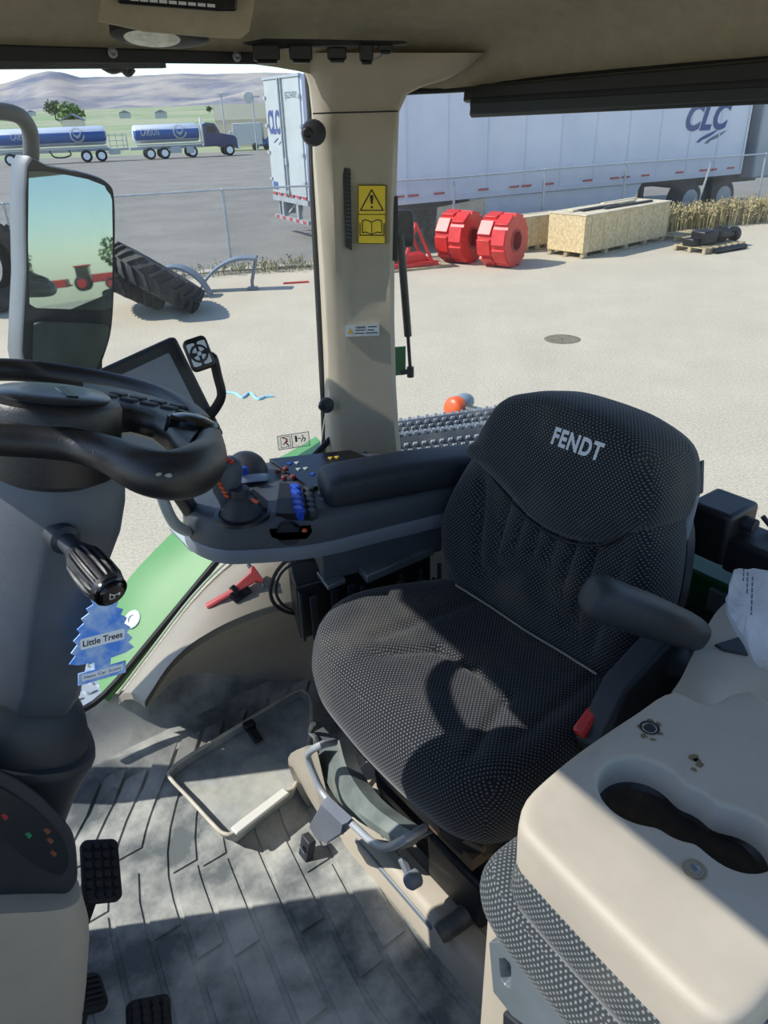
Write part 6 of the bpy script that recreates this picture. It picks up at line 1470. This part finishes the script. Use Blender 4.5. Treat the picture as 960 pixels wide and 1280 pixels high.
# grip-patterned deck behind the pillar
dk = thing('fender_deck', 'grey deck plate with rows of grip teeth outside the rear glass, right of the pillar', 'deck', CAB, P(565, 560, z=.50))
M_dk = mat('deck_grey', (70, 77, 84), .6, var=.2, vscale=10, dirt=.3)
def dkp(u_, v_):   # u across, v away
    a = P(470, 600, z=.50); b = P(690, 575, z=.50); c = P(480, 533, z=.56); d = P(690, 503, z=.56)
    q = (a * (1 - u_) + b * u_) * (1 - v_) + (c * (1 - u_) + d * u_) * v_
    return q + np.array([0, 0, .018 * math.sin(v_ * PI * 5) * (1 if v_ < .97 else 0) + .03 * math.sin(v_ * PI)])
m = MB(); m.slab([[dkp(i / 20, j / 40) for i in range(21)] for j in range(41)], (0, 0, -.02)); part(m, 'plate', M_dk, dk, smooth=60)
m = MB()
for j in range(22):
    for i in range(20):
        v_ = .05 + j * .043; u_ = (i + .5 * (j % 2)) / 20
        if (j % 5) == 4: continue
        c = dkp(u_, v_); U0 = unit(dkp(u_ + .01, v_) - c); V0 = unit(dkp(u_, v_ + .01) - c); Nn0 = np.cross(U0, V0)
        w = .0075; m.add([c - U0 * w, c + U0 * w, c + Nn0 * .011 + V0 * .004 - U0 * w * .6, c + Nn0 * .011 + V0 * .004 + U0 * w * .6, c + V0 * .012 - U0 * w, c + V0 * .012 + U0 * w], [(0, 1, 3, 2), (2, 3, 5, 4), (0, 2, 4), (1, 5, 3)])
part(m, 'grip_teeth', mat('tooth_bright', (160, 168, 172), .4, .3), dk, smooth=0)
ml = thing('marker_lamp', 'round orange marker lamp on a dark stalk arm beyond the rear glass', 'lamp', CAB, P(572, 512, h=2.75))
c = P(566, 511, h=2.75); ax_ = unit(np.array([0, 0, 1.5]) * .4 - c * np.array([.5, .5, 0]) + np.array([-.2, -.5, .0]))
m = MB(); m.lathe([(.045, -.03), (.045, .0), (.038, .010), (.02, .016), (.001, .018)], c, unit(np.array([.1, -.95, .1])), 24); part(m, 'amber_lens', M_orange, ml)
m = MB(); cc_ = P(579, 503, h=2.80); m.ball(cc_, (.035, .05, .035), 16, 10); part(m, 'housing', mat('lamp_shell', (128, 144, 152), .45), ml)
m = MB(); m.tube([P(576, 510, h=2.76), P(610, 517, h=2.7), P(650, 527, h=2.62), P(700, 540, h=2.5), dkp(.98, .6)], .017, 10); part(m, 'arm', mat('arm_olive', (66, 74, 66), .5), ml)
es = thing('exit_sticker', 'small emergency-exit sticker on the right side window glass', 'sticker', CAB, P(367, 551, x=-1.640))
def gp_(a, b, d=0): return P(a, b, x=-1.641 + d)
m = MB(); q = [gp_(a, b) for a, b in ((346, 545), (386, 539), (388, 557), (348, 563))]; m.loft([q, [v + np.array([.0012, 0, 0]) for v in q]]); part(m, 'clear_panel', glass('sticker_clear', (1, 1, 1), .12), es)
def gl_(pts, w, mt, closed=False):
    b = MB(); q = [gp_(a_, b_, .0016) for a_, b_ in pts]
    for A_, B_ in (list(zip(q, q[1:] + q[:1])) if closed else list(zip(q, q[1:]))): b.tube([A_, B_], w, 5)
    part(b, 'symbol', mt, es)
gl_([(346.6, 545.4), (385.6, 539.6), (387.4, 556.6), (348.4, 562.4)], .0008, M_ink, True); gl_([(364.5, 543), (366, 560)], .0008, M_ink)
gl_([(353, 547), (359, 549), (357, 553), (361, 557)], .0016, M_redbtn); gl_([(354, 556), (357, 553), (360, 551)], .0014, M_redbtn); gl_([(350.5, 547), (362, 545), (363.5, 558), (352, 560)], .0007, M_ink, True)
gl_([(369.5, 545), (370.5, 552)], .003, M_dgreen); gl_([(372, 548), (376, 548)], .0014, M_dgreen); gl_([(378, 543.5), (379, 547), (382, 548), (380, 552)], .0014, M_dgreen); gl_([(379, 547), (376.5, 552)], .0014, M_dgreen)

# ---- red tractor and trees behind the camera, seen in the wing mirror
Mw = CAB.w(mp(88, 300)); dv_ = Mw[:2] / np.linalg.norm(Mw[:2]); ang = math.atan2(-dv_[1], -dv_[0]) + .224
TP = Mw[:2] + 100 * np.array([math.cos(ang), math.sin(ang)])
TF = Frame((TP[0], TP[1], 0), math.degrees(ang) + 100)
ft_ = thing('farm_tractor', 'red farm tractor parked far behind, seen only in the wing mirror', 'tractor', TF, (0, 0, 0))
m = MB(); m.box((1.2, 0, 1.35), (2.6, 1.1, .9)); m.box((0, 0, 1.1), (4.2, .8, .5)); part(m, 'bonnet', M_red, ft_, bevel=.08)
m = MB(); m.box((-1.0, 0, 2.1), (1.5, 1.5, 1.3)); part(m, 'cab', M_glassdk, ft_, bevel=.05)
m = MB(); m.box((-1.0, 0, 2.85), (1.8, 1.8, .2)); part(m, 'roof', M_red, ft_, bevel=.06)
for x, r in ((-1.2, .9), (2.0, .6)):
    for y in (-1, 1):
        t, q = wheel((x, y, r), r, .5, y); o = part(t, 'wheel', M_rub, ft_); part(q, 'rim', M_red, o)
m = MB(); m.box((-4.6, 0, 1.1), (3.2, 2.2, .9)); m.box((-3.0, 0, .8), (1, .2, .2)); part(m, 'towed_hopper', M_red, ft_, bevel=.06)
for k, (da, r_) in enumerate(((-.08, 170), (.03, 180), (.09, 165))):
    c_ = Mw[:2] + r_ * np.array([math.cos(ang + da), math.sin(ang + da)]); p = np.array([c_[0], c_[1], 0.]); rnd = random.Random(40 + k); H = 7 + k
    t = thing('tree', ['left', 'middle', 'right'][k] + ' one of three trees far behind, seen only in the wing mirror', 'tree', WORLD, p)
    m = MB(); m.tube([p, p + np.array([0, 0, H * .6])], [.3, .15], 8); part(m, 'trunk', M_bark, t)
    m = MB()
    for i in range(300):
        a = rnd.random() * 2 * PI; e = math.acos(2 * rnd.random() - 1); r = rnd.random() ** .4
        c = p + np.array([3.4 * r * math.sin(e) * math.cos(a), 3.4 * r * math.sin(e) * math.sin(a), H * .62 + H * .4 * r * math.cos(e)])
        s = .5 * (.6 + .8 * rnd.random()); X = unit((rnd.gauss(0, 1), rnd.gauss(0, 1), rnd.gauss(0, 1))); Y = unit(np.cross(X, (rnd.gauss(0, 1), rnd.gauss(0, 1), 1)))
        m.add([c - X * s, c - Y * s * .6, c + X * s, c + Y * s * .6], [(0, 1, 2, 3)])
    part(m, 'crown', M_green_leaf, t, smooth=0, kind='stuff')
